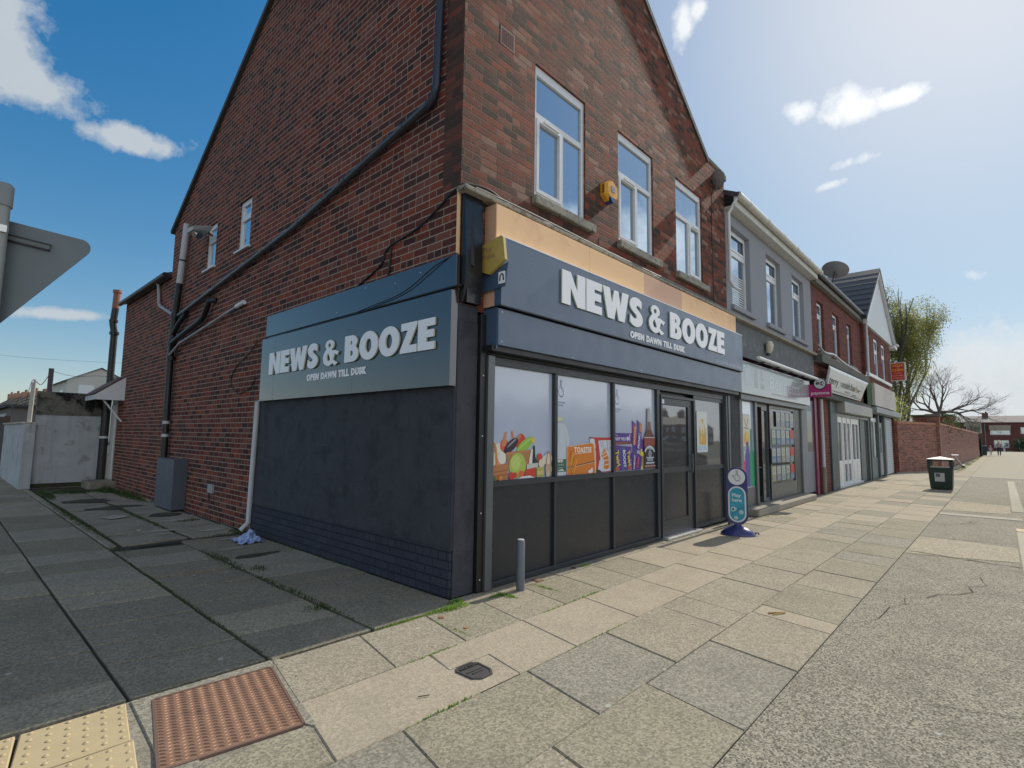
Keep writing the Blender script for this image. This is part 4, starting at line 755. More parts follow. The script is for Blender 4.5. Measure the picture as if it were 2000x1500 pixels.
# rear door, canopy
m_ = MB(FX(0)); m_.box(-14.5, -13.86, 0, 2.6, -2.5, 0); m_.build('rear_lobby', mBrickW, B1)
m_ = MB(FX(0)); m_.box(-14.42, -13.92, .2, 2.2, 0, .03, 0, .01); o = m_.build('door', mUPVCd, B1); m_ = MB(FX(0)); m_.box(-14.37, -14.33, 1.1, 1.2, .03, .06); m_.build('handle', mAnthLt, o)
m_ = MB()
m_.add([(0, 13.2, 2.93), (-.62, 13.2, 2.42), (-.62, 14.5, 2.42), (0, 14.5, 2.93), (0, 13.2, 2.98), (-.66, 13.2, 2.45), (-.66, 14.5, 2.45), (0, 14.5, 2.98)], [(0, 1, 2, 3), (4, 5, 6, 7), (0, 1, 5, 4), (1, 2, 6, 5), (2, 3, 7, 6)])
o = m_.build('canopy', M('brown_canopy_tile', (.12, .07, .06), .8), B1)
m_ = MB(); m_.add([(0, 13.19, 2.92), (-.63, 13.19, 2.42), (-.63, 13.19, 2.30), (0, 13.19, 2.30), (0, 13.22, 2.92), (-.63, 13.22, 2.42), (-.63, 13.22, 2.30), (0, 13.22, 2.30)], [(0, 1, 2, 3), (4, 5, 6, 7), (0, 1, 5, 4), (1, 2, 6, 5), (2, 3, 7, 6)])
m_.box(-.63, -.60, 13.22, 14.5, 2.30, 2.42); m_.build('gable_board', mUPVC, o)
m_ = MB(); m_.tube([(0, 13.35, 1.75), (-.42, 13.35, 2.3)], .03, 4); m_.build('bracket', mUPVC, o)
m_ = MB(); m_.box(-.55, -.005, 13.3, 14.45, -.02, .17, 0, .01); m_.build('step', mConc, B1)

# ------------------------------------------------------------------ signs on the corner shop
S1 = thing('fascia_sign', 'long dark grey NEWS & BOOZE fascia sign over the street front', 'shop sign', (3.7, -.2, 3.1))
m_ = MB(FY(0)); m_.box(.35, 2.02, 2.80, 3.87, -.0, .165, 0, .003); m_.box(2.024, 3.40, 2.80, 3.87, 0, .165, 0, .003); m_.box(3.404, 4.62, 2.80, 3.87, 0, .164, 1, .003); m_.box(4.624, 7.0, 2.80, 3.87, 0, .165, 0, .003); m_.box(.345, .35, 2.80, 3.87, 0, .16, 1)
m_.build('plywood_box', [mPly, mPly2], S1)
m_ = MB(FY(0)); m_.box(.332, 7.038, 2.786, 2.7945, .10, .262); m_.build('underside', mBlack, S1)
m_ = MB(FY(0)); m_.box(.33, 5.30, 2.795, 3.49, .168, .265, 0, .003); m_.box(5.304, 7.04, 2.795, 3.49, .168, .265, 0, .003); m_.build('panel', mAnth, S1)
m_ = MB(FY(0)); m_.box(.33, 7.04, 3.491, 3.502, .16, .266); m_.build('top_trim', mLetter, S1)
m_ = MB(FY(0)); big_text(m_, 'NEWS & BOOZE', 1.29, 6.07, 3.00, 3.39, .270, .290); m_.build('lettering', [mLetter, mLetSide], S1)
m_ = MB(FY(0)); text(m_, 'OPEN DAWN TILL DUSK', 2.81, 2.84, .082, .2655, .2755, 1.66, .062, sp=1.22); m_.build('lettering', mLetter, S1)
m_ = MB(FY(0)); text(m_, '229 LOWER HOUSE LANE', 5.72, 2.83, .05, .2655, .2665, 1.22, .008); m_.build('lettering', flat((.5, .56, .66)), S1)
S2 = thing('fascia_sign', 'shorter glossy NEWS & BOOZE sign on the side wall with strip above', 'shop sign', (-.05, 2.2, 2.5))
m_ = MB(FX(0)); m_.box(-4.36, -3.9, 1.972, 2.91, 0, .085, 0, .003); m_.box(-3.898, -1.75, 1.972, 2.91, 0, .085, 0, .003); m_.box(-1.748, .0, 1.972, 2.91, 0, .085, 0, .003)
m_.build('panel', mAnthSide, S2)
m_ = MB(FX(0)); m_.box(-4.34, .015, 2.955, 3.27, 0, .045, 0, .002); m_.build('upper_strip', mAnthSide, S2)
m_ = MB(FX(0)); m_.box(-4.30, .0, 2.912, 2.952, 0, .03); m_.build('gap_backing', mBlack, S2)
m_ = MB(FX(0)); big_text(m_, 'NEWS & BOOZE', -4.02, -.215, 2.345, 2.662, .090, .108); m_.build('lettering', [mLetter, mLetSide], S2)
m_ = MB(FX(0)); text(m_, 'OPEN DAWN TILL DUSK', -2.86, 2.19, .080, .0855, .092, 1.42, .062, sp=1.22); m_.build('lettering', mLetter, S2)
for u, v in ((-.55, 3.19), (-1.0, 3.16), (-2.25, 3.02), (-3.2, 3.0), (-3.45, 3.0), (-1.6, 3.22)): m_ = MB(FX(0)); m_.prism(ring(u, v, .006, 8), .045, .048); m_.build('screw', mUPVC, S2)
# hexagonal projecting sign (plane facing -X)
S3 = thing('projecting_sign', 'faded gold six sided PayPoint sign sticking out at the shop corner', 'projecting sign', (.28, -.2, 3.2))
m_ = MB(FX(.27)); hx = [(-.0, 3.425), (.30, 3.475), (.335, 3.455), (.365, 3.22), (.145, 3.11), (-.02, 3.175)]
m_.prism(hx, -.035, .0); m_.build('body', mGold, S3)
m_ = MB(FX(.27)); text(m_, 'Pay', .06, 3.345, .055, .002, .002, .13, .02); text(m_, 'Point', .05, 3.27, .055, .002, .002, .18, .02); m_.build('lettering', flat((.36, .20, .11)), S3)
m_ = MB(FX(.31)); m_.prism([(0, 2.95), (.17, 2.955), (.17, 2.96), (.335, 2.97), (.372, 3.20), (.15, 3.16), (-.0, 3.16)], -.015, .0); m_.build('backing', mAnth, S3)
m_ = MB(FX(.31)); m_.prism(rrect(.245, .335, 3.00, 3.12, .01), .0, .004); m_.build('badge', mLetter, S3)
m_ = MB(FX(.31)); m_.prism(stroke_poly([(.265, 3.025), (.27, 3.08), (.29, 3.098), (.31, 3.08), (.315, 3.025)], .016), .004, .006); m_.build('badge_mark', mBlack, S3)
m_ = MB(); m_.tube([(.285, .0, 3.33), (.285, -.1, 3.33)], .014, 6); m_.build('bracket', mIron, S3)

# alarm, dish, lamp, cabinet --------------------------------------------
def hexbox(name, label, cat, F, cx, cz, r, d, mats, loc, txt=None):
    t = thing(name, label, cat, loc); m_ = MB(F); h = ring(cx, cz, r, 6, 1, 1, R_(90)); hi = [(cx + (x - cx) * .82, cz + (y - cz) * .82) for x, y in h]
    m_.add([(x, y, 0) for x, y in h] + [(x, y, d * .6) for x, y in h] + [(x, y, d) for x, y in hi], [(i, (i + 1) % 6, 6 + (i + 1) % 6, 6 + i) for i in range(6)] + [(6 + i, 6 + (i + 1) % 6, 12 + (i + 1) % 6, 12 + i) for i in range(6)] + [list(range(12, 18))]); m_.build('case', mats[0], t)
    m_ = MB(F); m_.prism([(cx - r * .45, cz - r * .62), (cx + r * .45, cz - r * .62), (cx + .1 * r, cz - r * 1.02), (cx - .1 * r, cz - r * 1.02)], 0, d + .004); m_.build('strobe', M('blue_strobe_lens', (.03, .07, .20), .3), t)
    m_ = MB(F); m_.prism([(cx - .05, cz - .03), (cx + .05, cz - .03), (cx + .05, cz + .06), (cx - .05, cz + .06)], d, d + .003, 0); m_.prism(ring(cx, cz + .015, .03, 12), d + .003, d + .004, 1, [ring(cx, cz + .015, .02, 12)]); m_.build('badge', [flat((.10, .14, .24)), flat((.6, .62, .66))], t)
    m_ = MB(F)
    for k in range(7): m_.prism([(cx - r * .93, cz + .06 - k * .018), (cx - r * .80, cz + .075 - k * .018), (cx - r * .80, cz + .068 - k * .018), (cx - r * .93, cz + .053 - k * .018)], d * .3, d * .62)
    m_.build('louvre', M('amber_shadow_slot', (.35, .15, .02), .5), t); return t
hexbox('alarm_box', 'amber hexagonal burglar alarm box between the upper windows', 'alarm box', FY(0), 2.66, 4.86, .165, .11, [mYel], (2.66, 0, 4.86))
def dish(name, label, c, nrm, r, group=None, mount=None):
    t = thing(name, label, 'satellite dish', c); n = Vector(nrm).normalized(); a = n.orthogonal().normalized(); b_ = n.cross(a); m_ = MB(); N = 20; K = 4
    for sgn in (0, .012):
        V = [tuple(Vector(c) - n * (.16 * r + sgn))]; F_ = []
        for k in range(1, K + 1):
            q = k / K
            for i in range(N): an = 2 * math.pi * i / N; V.append(tuple(Vector(c) + (a * math.cos(an) + b_ * math.sin(an)) * r * q - n * (.16 * r * (1 - q * q) + sgn)))
        F_ += [(0, 1 + i, 1 + (i + 1) % N) for i in range(N)]
        for k in range(K - 1): F_ += [(1 + k * N + i, 1 + (k + 1) * N + i, 1 + (k + 1) * N + (i + 1) % N, 1 + k * N + (i + 1) % N) for i in range(N)]
        m_.add(V, F_, 0, True)
    m_.build('reflector', M('grey_dish', (.36, .38, .41), .5), t)
    C0 = Vector(c); m_ = MB(); tip = C0 + n * r * .85 - Vector((0, 0, .25 * r)); m_.tube([tuple(C0 - Vector((0, 0, r * .95))), tuple(tip)], .012, 6); m_.tube([tuple(tip), tuple(tip - n * .09)], .03, 8); m_.build('feed_arm', mIron, t)
    m_ = MB(); m_.tube([tuple(C0 - n * r * .2)] + [tuple(p) for p in mount], .02, 6); m_.build('mount', mIron, t); return t
dish('satellite_dish', 'dark satellite dish tucked under the kneeler of the corner gable', (6.40, -.12, 6.44), (.75, -.55, .3), .19, mount=[(6.52, -.04, 6.42), (6.52, 0, 6.42)])
dish('satellite_dish', 'satellite dish standing above the gutter of the red brick terrace', (16.35, -.12, 7.12), (.50, -.10, .86), .40, mount=[(16.75, 0.05, 6.85), (16.75, 0.05, 6.45)])
t = thing('wall_floodlight', 'pale floodlight on the side wall beside the small upper windows', 'wall light', (-.2, 7.2, 5.3))
m_ = MB(); m_.add([(-.42, 6.95, 5.30), (-.42, 7.45, 5.33), (-.10, 7.6, 5.40), (-.10, 6.85, 5.36), (-.40, 7.0, 5.24), (-.40, 7.4, 5.27), (-.12, 7.5, 5.31), (-.12, 6.95, 5.28)], [(0, 1, 2, 3), (4, 5, 6, 7), (0, 1, 5, 4), (1, 2, 6, 5), (2, 3, 7, 6), (3, 0, 4, 7)]); m_.build('lamp_head', mPipeLG, t)
m_ = MB(); m_.tube([(-.28, 7.2, 5.27), (-.25, 7.15, 5.2)], [.1, .07], 10); m_.build('lens', mGlassS, t); m_ = MB(); m_.tube([(-.12, 7.2, 5.34), (0, 7.2, 5.28)], .02, 6); m_.build('bracket', mIron, t)
t = thing('meter_cabinet', 'grey painted box cabinet standing against the brick side wall', 'cabinet', (-.15, 8.2, 0))
m_ = MB(); m_.box(-.24, -.002, 7.68, 8.78, .03, .975, 0, .006); m_.build('cabinet_body', M('slate_grey_paint', (.085, .10, .13), .5, 0, .08), t)
m_ = MB(); m_.box(-.20, -.01, 7.74, 8.72, .0, .03); m_.build('plinth', mBlack, t)
m_ = MB(FX(0)); m_.box(-6.42, -6.2, .45, .60, 0, .045, 0, .006); m_.tube([(-6.36, .45, .03), (-6.36, .3, .02)], .01, 5, 1); tag(m_.build('junction_box', [mPipeG, mCable]), 'small grey electrical box low on the brick side wall', 'junction box')

# cables
def cable(name, label, pts, r=.008, mat=None, n=5, group='loose cables on the shop walls'):
    m_ = MB(); P = [Vector(p) for p in pts]; Q_ = [P[0]]
    for i in range(len(P) - 1):
        for k in range(1, 7):
            t_ = k / 6; p0_, p1_, p2_, p3_ = P[max(i - 1, 0)], P[i], P[i + 1], P[min(i + 2, len(P) - 1)]
            Q_.append(.5 * ((2 * p1_) + (-p0_ + p2_) * t_ + (2 * p0_ - 5 * p1_ + 4 * p2_ - p3_) * t_ ** 2 + (-p0_ + 3 * p1_ - 3 * p2_ + p3_) * t_ ** 3))
    m_.tube([tuple(q) for q in Q_], r, n); return tag(m_.build(name, mat or mCable), label, 'cable', group)
cable('cable', 'black cable looping down the side wall at the left end of its sign', [(-.02, 4.7, 2.95), (-.02, 4.95, 2.8), (-.02, 5.5, 2.6), (-.02, 5.72, 2.35), (-.02, 5.4, 2.15), (-.02, 4.9, 2.2), (-.02, 4.7, 2.35)])
cable('cable', 'black cable sagging from the brick to the corner above the side sign', [(-.015, 1.9, 3.27), (-.015, 1.35, 3.45), (-.02, 1.2, 3.62), (-.02, .62, 3.72), (-.02, .12, 3.93), (-.03, .0, 3.95)], .012)
cable('cable', 'short black cable dropping vertically onto the side sign strip', [(-.015, 1.15, 3.62), (-.015, 1.17, 3.4), (-.015, 1.2, 3.25)], .012)
cable('cable', 'thin black wire drooping across the blue strip of the side sign', [(-.06, 2.0, 2.93), (-.065, 1.4, 2.97), (-.065, .8, 3.03), (-.065, .3, 3.2), (-.03, -.01, 3.28)], .006)
cable('cable', 'thick black cable lying along the gap between side sign and strip', [(-.06, 3.6, 2.93), (-.065, 2.4, 2.925), (-.065, 1.2, 2.935), (-.065, .3, 2.935), (-.03, -.02, 2.95), (.0, -.03, 2.96)], .012)
cable('cable', 'dark cable bundle along the ledge over the plywood fascia', [(.0, -.02, 4.0), (.35, -.03, 4.06), (.8, -.05, 3.97), (1.6, -.07, 3.99), (2.6, -.06, 3.98), (3.7, -.07, 3.97), (5.0, -.06, 3.99), (6.9, -.05, 3.97)], .013)
cable('cable', 'grey cable running tight along the stone ledge of the corner shop', [(.1, -.12, 3.96), (1.0, -.13, 3.965), (2.5, -.12, 3.96), (4.4, -.13, 3.965), (6.9, -.12, 3.96)], .009, mCableG)
cable('cable', 'black cable hanging between the first and second upper windows', [(2.42, -.03, 4.14), (2.45, -.03, 4.02), (2.62, -.06, 3.97)], .009)
cable('cable', 'thin dark cable climbing the brick from the ledge to the dish', [(6.33, -.02, 4.0), (6.30, -.02, 5.0), (6.33, -.02, 6.1), (6.5, -.05, 6.4)], .007)
cable('cable', 'pale cable sprawling under the upper windows of the red terrace', [(13.7, -.12, 4.25), (14.2, -.16, 4.08), (15.2, -.2, 4.12), (16.6, -.2, 4.02), (18.5, -.2, 3.98), (20.2, -.2, 3.93), (20.8, -.16, 4.15)], .03, mPipeLG)

# ------------------------------------------------------------------ grey rendered shop
B2 = thing('rendered_shop', 'terraced shop with grey rendered upper floor and white gutter', 'building', (10.2, 4.8, 0))
W2 = [(7.33, 8.43), (9.53, 10.63), (11.63, 12.73)]
m_ = MB(FY(0)); m_.grid(7.02, 13.53, 3.97, 6.12, 0, [(a, b_, 4.2, 5.87) for a, b_ in W2], .16); m_.build('front_wall', mRender, B2)
for i, (a, b_) in enumerate(W2):
    P_ = [(a + .07, b_ - .07, 4.30, 5.33), (a + .07, b_ - .07, 5.45, 5.79)]
    o = window(B2, FY(.10), a + .002, b_ - .002, 4.21, 5.868, P_, back=.0, sash=[(a + .12, b_ - .12, 5.48, 5.76)], glass=mGlass)
    m_ = MB(FY(0)); m_.box(a - .10, b_ + .14, 4.09, 4.19, -.1, .07, 0, .01); m_.build('sill', mRender, o)
    if i == 0: m_ = MB(FY(.10)); [m_.box(a + .09, b_ - .09, 4.32 + .05 * k, 4.345 + .05 * k, -.027, -.024) for k in range(13)]; m_.build('blind', mUPVCd, o)
m_ = MB(FY(0)); m_.grid(7.05, 13.5, 3.2, 3.9, .012); m_.build('render_band', mRenderD, B2)
m_ = MB(FY(0)); m_.box(7.06, 13.5, 3.90, 3.965, 0, .12, 0, .008); m_.build('lead_ledge', mStone, B2)
m_ = MB(FY(0)); m_.box(7.03, 13.52, 6.12, 6.14, 0, .20); m_.box(7.03, 13.52, 6.14, 6.34, .185, .205); m_.build('fascia_board', mUPVCd, B2)
m_ = MB(FY(0)); m_.tube([(7.03, 6.32, .27), (13.6, 6.32, .27)], .07, 10); [m_.tube([(7.6 + 1.15 * k, 6.32, .27), (7.7 + 1.15 * k, 6.32, .27)], .077, 10) for k in range(6)]; m_.build('gutter', mUPVCd, B2)
m_ = MB(FY(0)); m_.tube([(7.06, 6.3, .25), (7.05, 6.08, .12), (7.04, 6.0, .07), (7.05, 4.62, .07), (7.10, 4.5, .12), (7.16, 4.42, .22)], .034, 8); m_.build('downpipe', mUPVC, B2)
m_ = MB(); slope((7.02, -.30, 6.36), (7.02, 4.87, 8.9), (13.53, 4.87, 8.9), (13.53, -.30, 6.36)); slope((7.02, 4.87, 8.9), (7.02, 9.8, 6.3), (13.53, 9.8, 6.3), (13.53, 4.87, 8.9)); m_.build('roof', mSlate, B2)
mFl = M('fluted_grey_timber', (.24, .255, .265), .6, 0, .12, 4, streak=.8)
for q in ((7.46, 7.60, 0, 2.39, -.05, .04), (12.0, 12.50, 0, 2.39, -.62, .02)): m_ = MB(FY(0)); m_.box(*q, 0, .01); m_.build('pilaster', mFl, B2)
m_ = MB(FY(0)); m_.box(7.3, 12.1, 2.30, 2.40, -.5, .12); m_.build('shutter_box', mAnthLt, B2)
m_ = MB(FY(0)); m_.box(7.6, 12.0, 0, .14, -.55, .30, 0, .02); m_.build('step', flat((.30, .27, .22), .9), B2)
m_ = MB(FY(0)); m_.box(7.62, 8.38, .14, .52, -.05, 0); m_.box(8.38, 8.50, .14, 2.29, -.05, .03); m_.build('display_panel_frame', mAnthLt, B2)
m_ = MB(FY(0)); m_.poly([(7.62, .52, -.02), (8.38, .52, -.02), (8.38, 2.29, -.02), (7.62, 2.29, -.02)]); o = m_.build('display_window', mVinyl, B2)
art(o, FY(0), [((.55, .56, .58), [(7.72, 1.22), (8.16, 1.22), (8.16, 2.02), (7.72, 2.02)]), ((.70, .66, .52), [(7.75, 1.26), (8.13, 1.26), (8.13, 1.99), (7.75, 1.99)]), ((.70, .40, .06), P8(7.94, 1.52, .15)), ((.75, .55, .12), P8(7.98, 1.58, .09)), ((.30, .26, .2), stroke_poly([(7.82, 1.95), (7.95, 1.75), (8.06, 1.93)], .03)), ((.30, .26, .2), stroke_poly([(7.80, 1.74), (8.08, 1.72)], .02)), ((.35, .42, .50), [(7.75, 1.26), (8.13, 1.26), (8.13, 1.36), (7.75, 1.36)]),
                ((.62, .03, .22), [(7.70, .54), (8.0, .54), (8.0, 1.06), (7.70, 1.06)]), ((.62, .03, .22), stroke_poly([(7.76, 1.05), (7.74, 1.28)], .02)), ((.09, .07, .34), [(7.86, .54), (8.14, .54), (8.14, 1.15), (8.05, 1.33), (8.05, 1.45), (7.92, 1.45), (7.92, 1.33), (7.84, 1.12)]), ((.02, .34, .16), [(8.10, .54), (8.36, .54), (8.36, 1.18), (8.27, 1.32), (8.27, 1.72), (8.19, 1.72), (8.18, 1.32), (8.10, 1.18)])], -.018, 'printed_picture')
m_ = MB(FY(0)); m_.box(8.5, 9.45, .14, 2.29, -2.5, -.9); m_.build('dark_interior', flat((.012, .012, .014), .8), B2)
dm = MB(FY(.05)); dm.grid(9.02, 9.46, .15, 2.22, 0, [(9.07, 9.41, .22, 2.15)], .04); dm.box(8.5, 9.46, 2.22, 2.29, -.04, 0); o = dm.build('door', mAnthLt, B2); m_ = MB(FY(.08)); m_.poly([(9.07, .22, 0), (9.41, .22, 0), (9.41, 2.15, 0), (9.07, 2.15, 0)]); m_.build('glass', mGlassD, o); m_ = MB(FY(0)); m_.tube([(9.43, .95, .0), (9.43, 1.3, .0)], .02, 6); m_.build('handle', mBlack, o)
m_ = MB(FY(.0))
sh = []
for k, z_ in enumerate((.55, .80, 1.05, 1.30, 1.55)): m_.box(8.55, 9.2, z_, z_ + .02, -.75, -.45)
m_.build('shelf', mAnthLt, B2)
pk = MB(FY(.42)); cols = [(.5, .05, .04), (.05, .12, .35), (.62, .60, .55), (.55, .35, .05), (.06, .25, .10)]
for k, z_ in enumerate((.57, .82, 1.07, 1.32, 1.57)):
    u = 8.55
    while u < 9.1: w_ = random.uniform(.07, .13); pk.box(u, u + w_ - .01, z_, z_ + random.uniform(.1, .17), -.1, 0, random.randrange(5)); u += w_
pk.build('shelf_stock', [flat(c) for c in cols], B2)
m_ = MB(FY(.02)); m_.grid(9.47, 11.5, .15, 2.29, 0, [(9.55, 11.40, .50, 2.22)], .04); o = m_.build('display_window', mAnthLt, B2)
m_ = MB(FY(.05)); m_.poly([(9.55, .5, 0), (11.40, .5, 0), (11.40, 2.22, 0), (9.55, 2.22, 0)]); m_.build('pane', mGlassD, o)
L = []
for r_ in range(4):
    for c_ in range(5):
        if r_ == 3 and c_ == 0: continue
        u = 9.60 + .355 * c_; v = .55 + .42 * r_; cq = random.choice([(.20, .25, .28), (.30, .34, .36), (.12, .20, .34), (.34, .30, .14), (.16, .28, .20)]); L += [(cq, [(u, v), (u + .32, v), (u + .32, v + .36), (u, v + .36)]), ((.44, .46, .42), [(u + .03, v + .16), (u + .29, v + .16), (u + .29, v + .33), (u + .03, v + .33)]), ((.30, .36, .30), P8(u + .16, v + .24, .06)), ((.25, .3, .36), [(u + .05, v + .04), (u + .27, v + .04), (u + .27, v + .10), (u + .05, v + .10)])]
        if c_ == 4 and r_ < 3: L += [((.50, .04, .05), [(u, v + .15), (u + .34, v + .15), (u + .34, v + .36), (u, v + .36)])]
art(o, FY(.02), L, -.02, 'poster')
m_ = MB(FY(.0)); m_.box(11.52, 12.0, .15, 2.29, -.1, -.02); m_.build('side_panel', mAnthFr, B2)
S4 = thing('fascia_sign', 'pale glossy Bennetts fascia sign with bottle pictures', 'shop sign', (9.6, -.2, 2.7))
m_ = MB(FY(0)); m_.box(7.12, 12.13, 2.405, 3.04, .05, .20, 0, .004); m_.build('panel', M('pale_grey_gloss_panel', (.36, .40, .41), .10, 0, .03, 2, spec=.9), S4)
m_ = MB(FY(0)); text(m_, 'Bennetts', 8.85, 2.60, .30, .201, .201, 2.3, .0); m_.build('lettering', flat((.55, .60, .64), .2), S4)
art(S4, FY(0), [((.52, .57, .64), [(7.32, 2.58), (7.72, 2.58), (7.72, 2.88), (7.66, 2.92), (7.38, 2.92), (7.32, 2.88)]), ((.52, .57, .64), rrect(7.46, 7.6, 2.93, 2.99, .02)), ((.42, .47, .50), [(7.88, 2.56), (8.08, 2.56), (8.06, 2.8), (8.0, 2.95), (7.95, 2.95), (7.9, 2.8)]), ((.50, .54, .58), P8(8.38, 2.83, .09, 14, 1, 1.2)), ((.42, .47, .50), [(8.25, 2.56), (8.45, 2.56), (8.45, 2.66), (8.25, 2.66)]), ((.48, .44, .42), 'T', ('newsagents', 9.0, 2.47, .08), dict(width=1.9))], .2005, 'printed_picture')
t = thing('sign_light', 'long white trough light on arms above the Bennetts sign', 'sign light', (9.7, -.5, 3.05))
m_ = MB(FY(0)); m_.tube([(7.45, 3.10, .42), (12.25, 3.08, .42)], .035, 8); m_.build('tube_housing', mUPVC, t)
m_ = MB(FY(0)); [m_.tube([(x_, 3.03, .02), (x_ + .02, 3.07, .40)], .014, 6) for x_ in (7.9, 8.9, 9.9, 10.9, 11.9)]; m_.build('arm', mAnthFr, t)
t = thing('wall_lamp', 'cream oval bulkhead lamp on the dark band of the rendered shop', 'wall light', (9.3, -.08, 3.6)); m_ = MB(FY(0)); m_.tube([(9.22, 3.70, .10), (9.22, 3.62, .11), (9.22, 3.50, .10), (9.22, 3.44, .08)], [.06, .085, .075, .04], 12); m_.build('shade', M('cream_plastic', (.62, .60, .46), .4), t); m_ = MB(FY(0)); m_.tube([(9.22, 3.44, .08), (9.22, 3.39, .08)], .045, 10); m_.box(9.18, 9.26, 3.5, 3.64, 0, .06); m_.build('base_cap', mBlack, t)
# payzone projecting sign
t = thing('projecting_sign', 'magenta payzone sign with round black and white emblem', 'projecting sign', (12.05, -.47, 2.8))
m_ = MB(FX(12.05)); m_.prism([(.20, 2.62), (.72, 2.62), (.72, 2.95), (.20, 2.95)], -.03, 0); m_.build('panel', flat((.42, .02, .17), .3), t)
m_ = MB(FX(12.05)); m_.prism(ring(.46, 2.965, .155, 24), -.032, .004, 0); m_.prism(ring(.46, 2.965, .13, 24), .004, .006, 1); m_.prism(stroke_poly(bez([(.53, 3.02), (.40, 2.90), (.34, 2.93), (.37, 3.06), (.44, 3.0), (.53, 2.91)]), .028), .006, .008, 0); m_.prism(ring(.555, 2.965, .013, 8), .006, .008, 0); m_.build('emblem', [mBlack, flat((.62, .66, .68))], t)
m_ = MB(FX(12.05)); text(m_, 'payzone', .25, 2.69, .075, .001, .001, .42, .025); m_.build('lettering', flat((.72, .66, .72)), t)

# ------------------------------------------------------------------ red brick barber shop
B3 = thing('barber_shop', 'red brick terraced shop with white bay of shop doors', 'building', (17.2, 4.8, 0))
W3 = [(14.18, 15.0), (16.2, 17.1), (18.38, 19.15)]
m_ = MB(FY(0)); m_.grid(13.54, 20.55, 0, 6.1, 0, [(a, b_, 4.18, 5.69) for a, b_ in W3] + [(16.0, 21.0, 0.0, 2.5)], .14); m_.build('front_wall', mBrickN, B3)
for i, (a, b_) in enumerate(W3):
    o = window(B3, FY(.08), a + .002, b_ - .002, 4.19, 5.688, [(a + .07, b_ - .07, 4.27, 5.20), (a + .07, b_ - .07, 5.30, 5.62)], sash=[(a + .11, b_ - .11, 5.33, 5.59)])
    m_ = MB(FY(0)); m_.box(a - .12, b_ + .35, 4.03, 4.175, -.08, .09, 0, .012); m_.build('sill', mStone, o)
m_ = MB(FY(0)); m_.box(13.54, 21.0, 6.08, 6.24, 0, .16, 0, .01); m_.build('eaves_board', M('peeling_grey_board', (.22, .22, .20), .85, 0, .3, 8, .3, 40, col2=(.09, .09, .08), cs=7), B3)
m_ = MB(FY(0)); m_.tube([(13.6, 6.31, .22), (21.0, 6.28, .22)], .075, 8); m_.build('gutter', mAnthFr, B3)
m_ = MB(); slope((13.54, -.22, 6.36), (13.54, 4.87, 8.9), (20.8, 4.87, 8.9), (20.8, -.22, 6.36)); slope((13.54, 4.87, 8.9), (13.54, 9.8, 6.3), (20.8, 9.8, 6.3), (20.8, 4.87, 8.9)); m_.build('roof', mSlate, B3)
m_ = MB(FY(0)); m_.box(13.5, 20.8, 3.72, 3.95, .0, .24, 0, .01); m_.box(13.5, 20.9, 2.72, 2.86, 0, .24); m_.build('timber_cornice', M('rotting_timber', (.10, .105, .095), .9, 0, .35, 7, .4, 40, col2=(.04, .06, .035), cs=6), B3)
m_ = MB(FY(0)); m_.box(13.72, 13.92, .0, 2.7, .0, .04); m_.tube([(13.84, 2.68, .08), (13.86, .75, .08)], .05, 8, 1); m_.tube([(13.86, .75, .08), (13.86, .0, .08)], .06, 8, 2); m_.build('downpipe', [flat((.16, .025, .05)), mPipeLG, mConc], B3)
m_ = MB(FY(0)); m_.box(12.55, 13.5, .1, 2.6, -.12, -.02); o = m_.build('passage_door', flat((.17, .19, .24)), B3); m_ = MB(FY(0)); m_.box(12.6, 13.2, 1.2, 2.3, -.02, -.012); m_.build('glass', mGlassD, o); m_ = MB(FY(0)); m_.box(13.32, 13.52, 0, 2.7, -.02, .03); m_.build('door_jamb', flat((.18, .03, .07)), B3)
m_ = MB(FY(0)); m_.box(15.05, 15.92, 0, 2.78, -.02, .06, 0, .01); m_.build('pilaster', M('dark_teal_grey_paint', (.055, .080, .090), .5, 0, .3, 3), B3)
m_ = MB(FY(0)); m_.box(16.0, 18.35, 2.40, 2.74, -.02, .27, 0, .006); m_.box(18.36, 20.9, 2.40, 2.74, -.02, .27, 0, .006); m_.build('shutter_housing', M('cream_grey_metal', (.36, .36, .33), .5, 0, .1, 3, streak=.5), B3)
m_ = MB(FY(0)); m_.box(15.93, 16.02, 0, 2.38, -.05, .05); m_.box(16.02, 21.4, 2.30, 2.38, -.05, .04); m_.build('shutter_guide', mAnthLt, B3)
m_ = MB(FY(.05)); ps = [(16.25, 17.05, .85, 2.1), (17.35, 17.75, .85, 2.1), (17.95, 18.35, .85, 2.1), (17.35, 17.75, .14, .72), (17.95, 18.35, .14, .72), (18.75, 19.25, .85, 2.1), (19.35, 19.85, .85, 2.1)]
m_.grid(16.02, 20.0, .05, 2.3, 0, ps, .04); m_.box(16.0, 20.0, 0, .06, 0, .08); [m_.box(a, b_, .2, .7, 0, .012, 0, .004) for a, b_ in ((16.28, 16.62), (16.68, 17.02), (18.78, 19.24), (19.36, 19.84))]; [m_.box(x_, x_ + .05, .06, 2.28, 0, .02) for x_ in (17.15, 17.83, 18.5)]
o = m_.build('shop_doors', mUPVC, B3); m_ = MB(FY(.09)); [m_.poly([(a, c, 0), (b_, c, 0), (b_, d, 0), (a, d, 0)]) for a, b_, c, d in ps]; m_.build('pane', mGlassD, o)
m_ = MB(FY(.08)); m_.prism(ring(18.15, 1.88, .06, 12), 0, .003, 0); m_.prism(ring(18.1, 1.3, .05, 10), 0, .003, 1); m_.prism(ring(17.5, 1.4, .04, 10), 0, .003, 1); m_.build('window_sticker', [flat((.02, .5, .42)), flat((.6, .6, .64))], o)
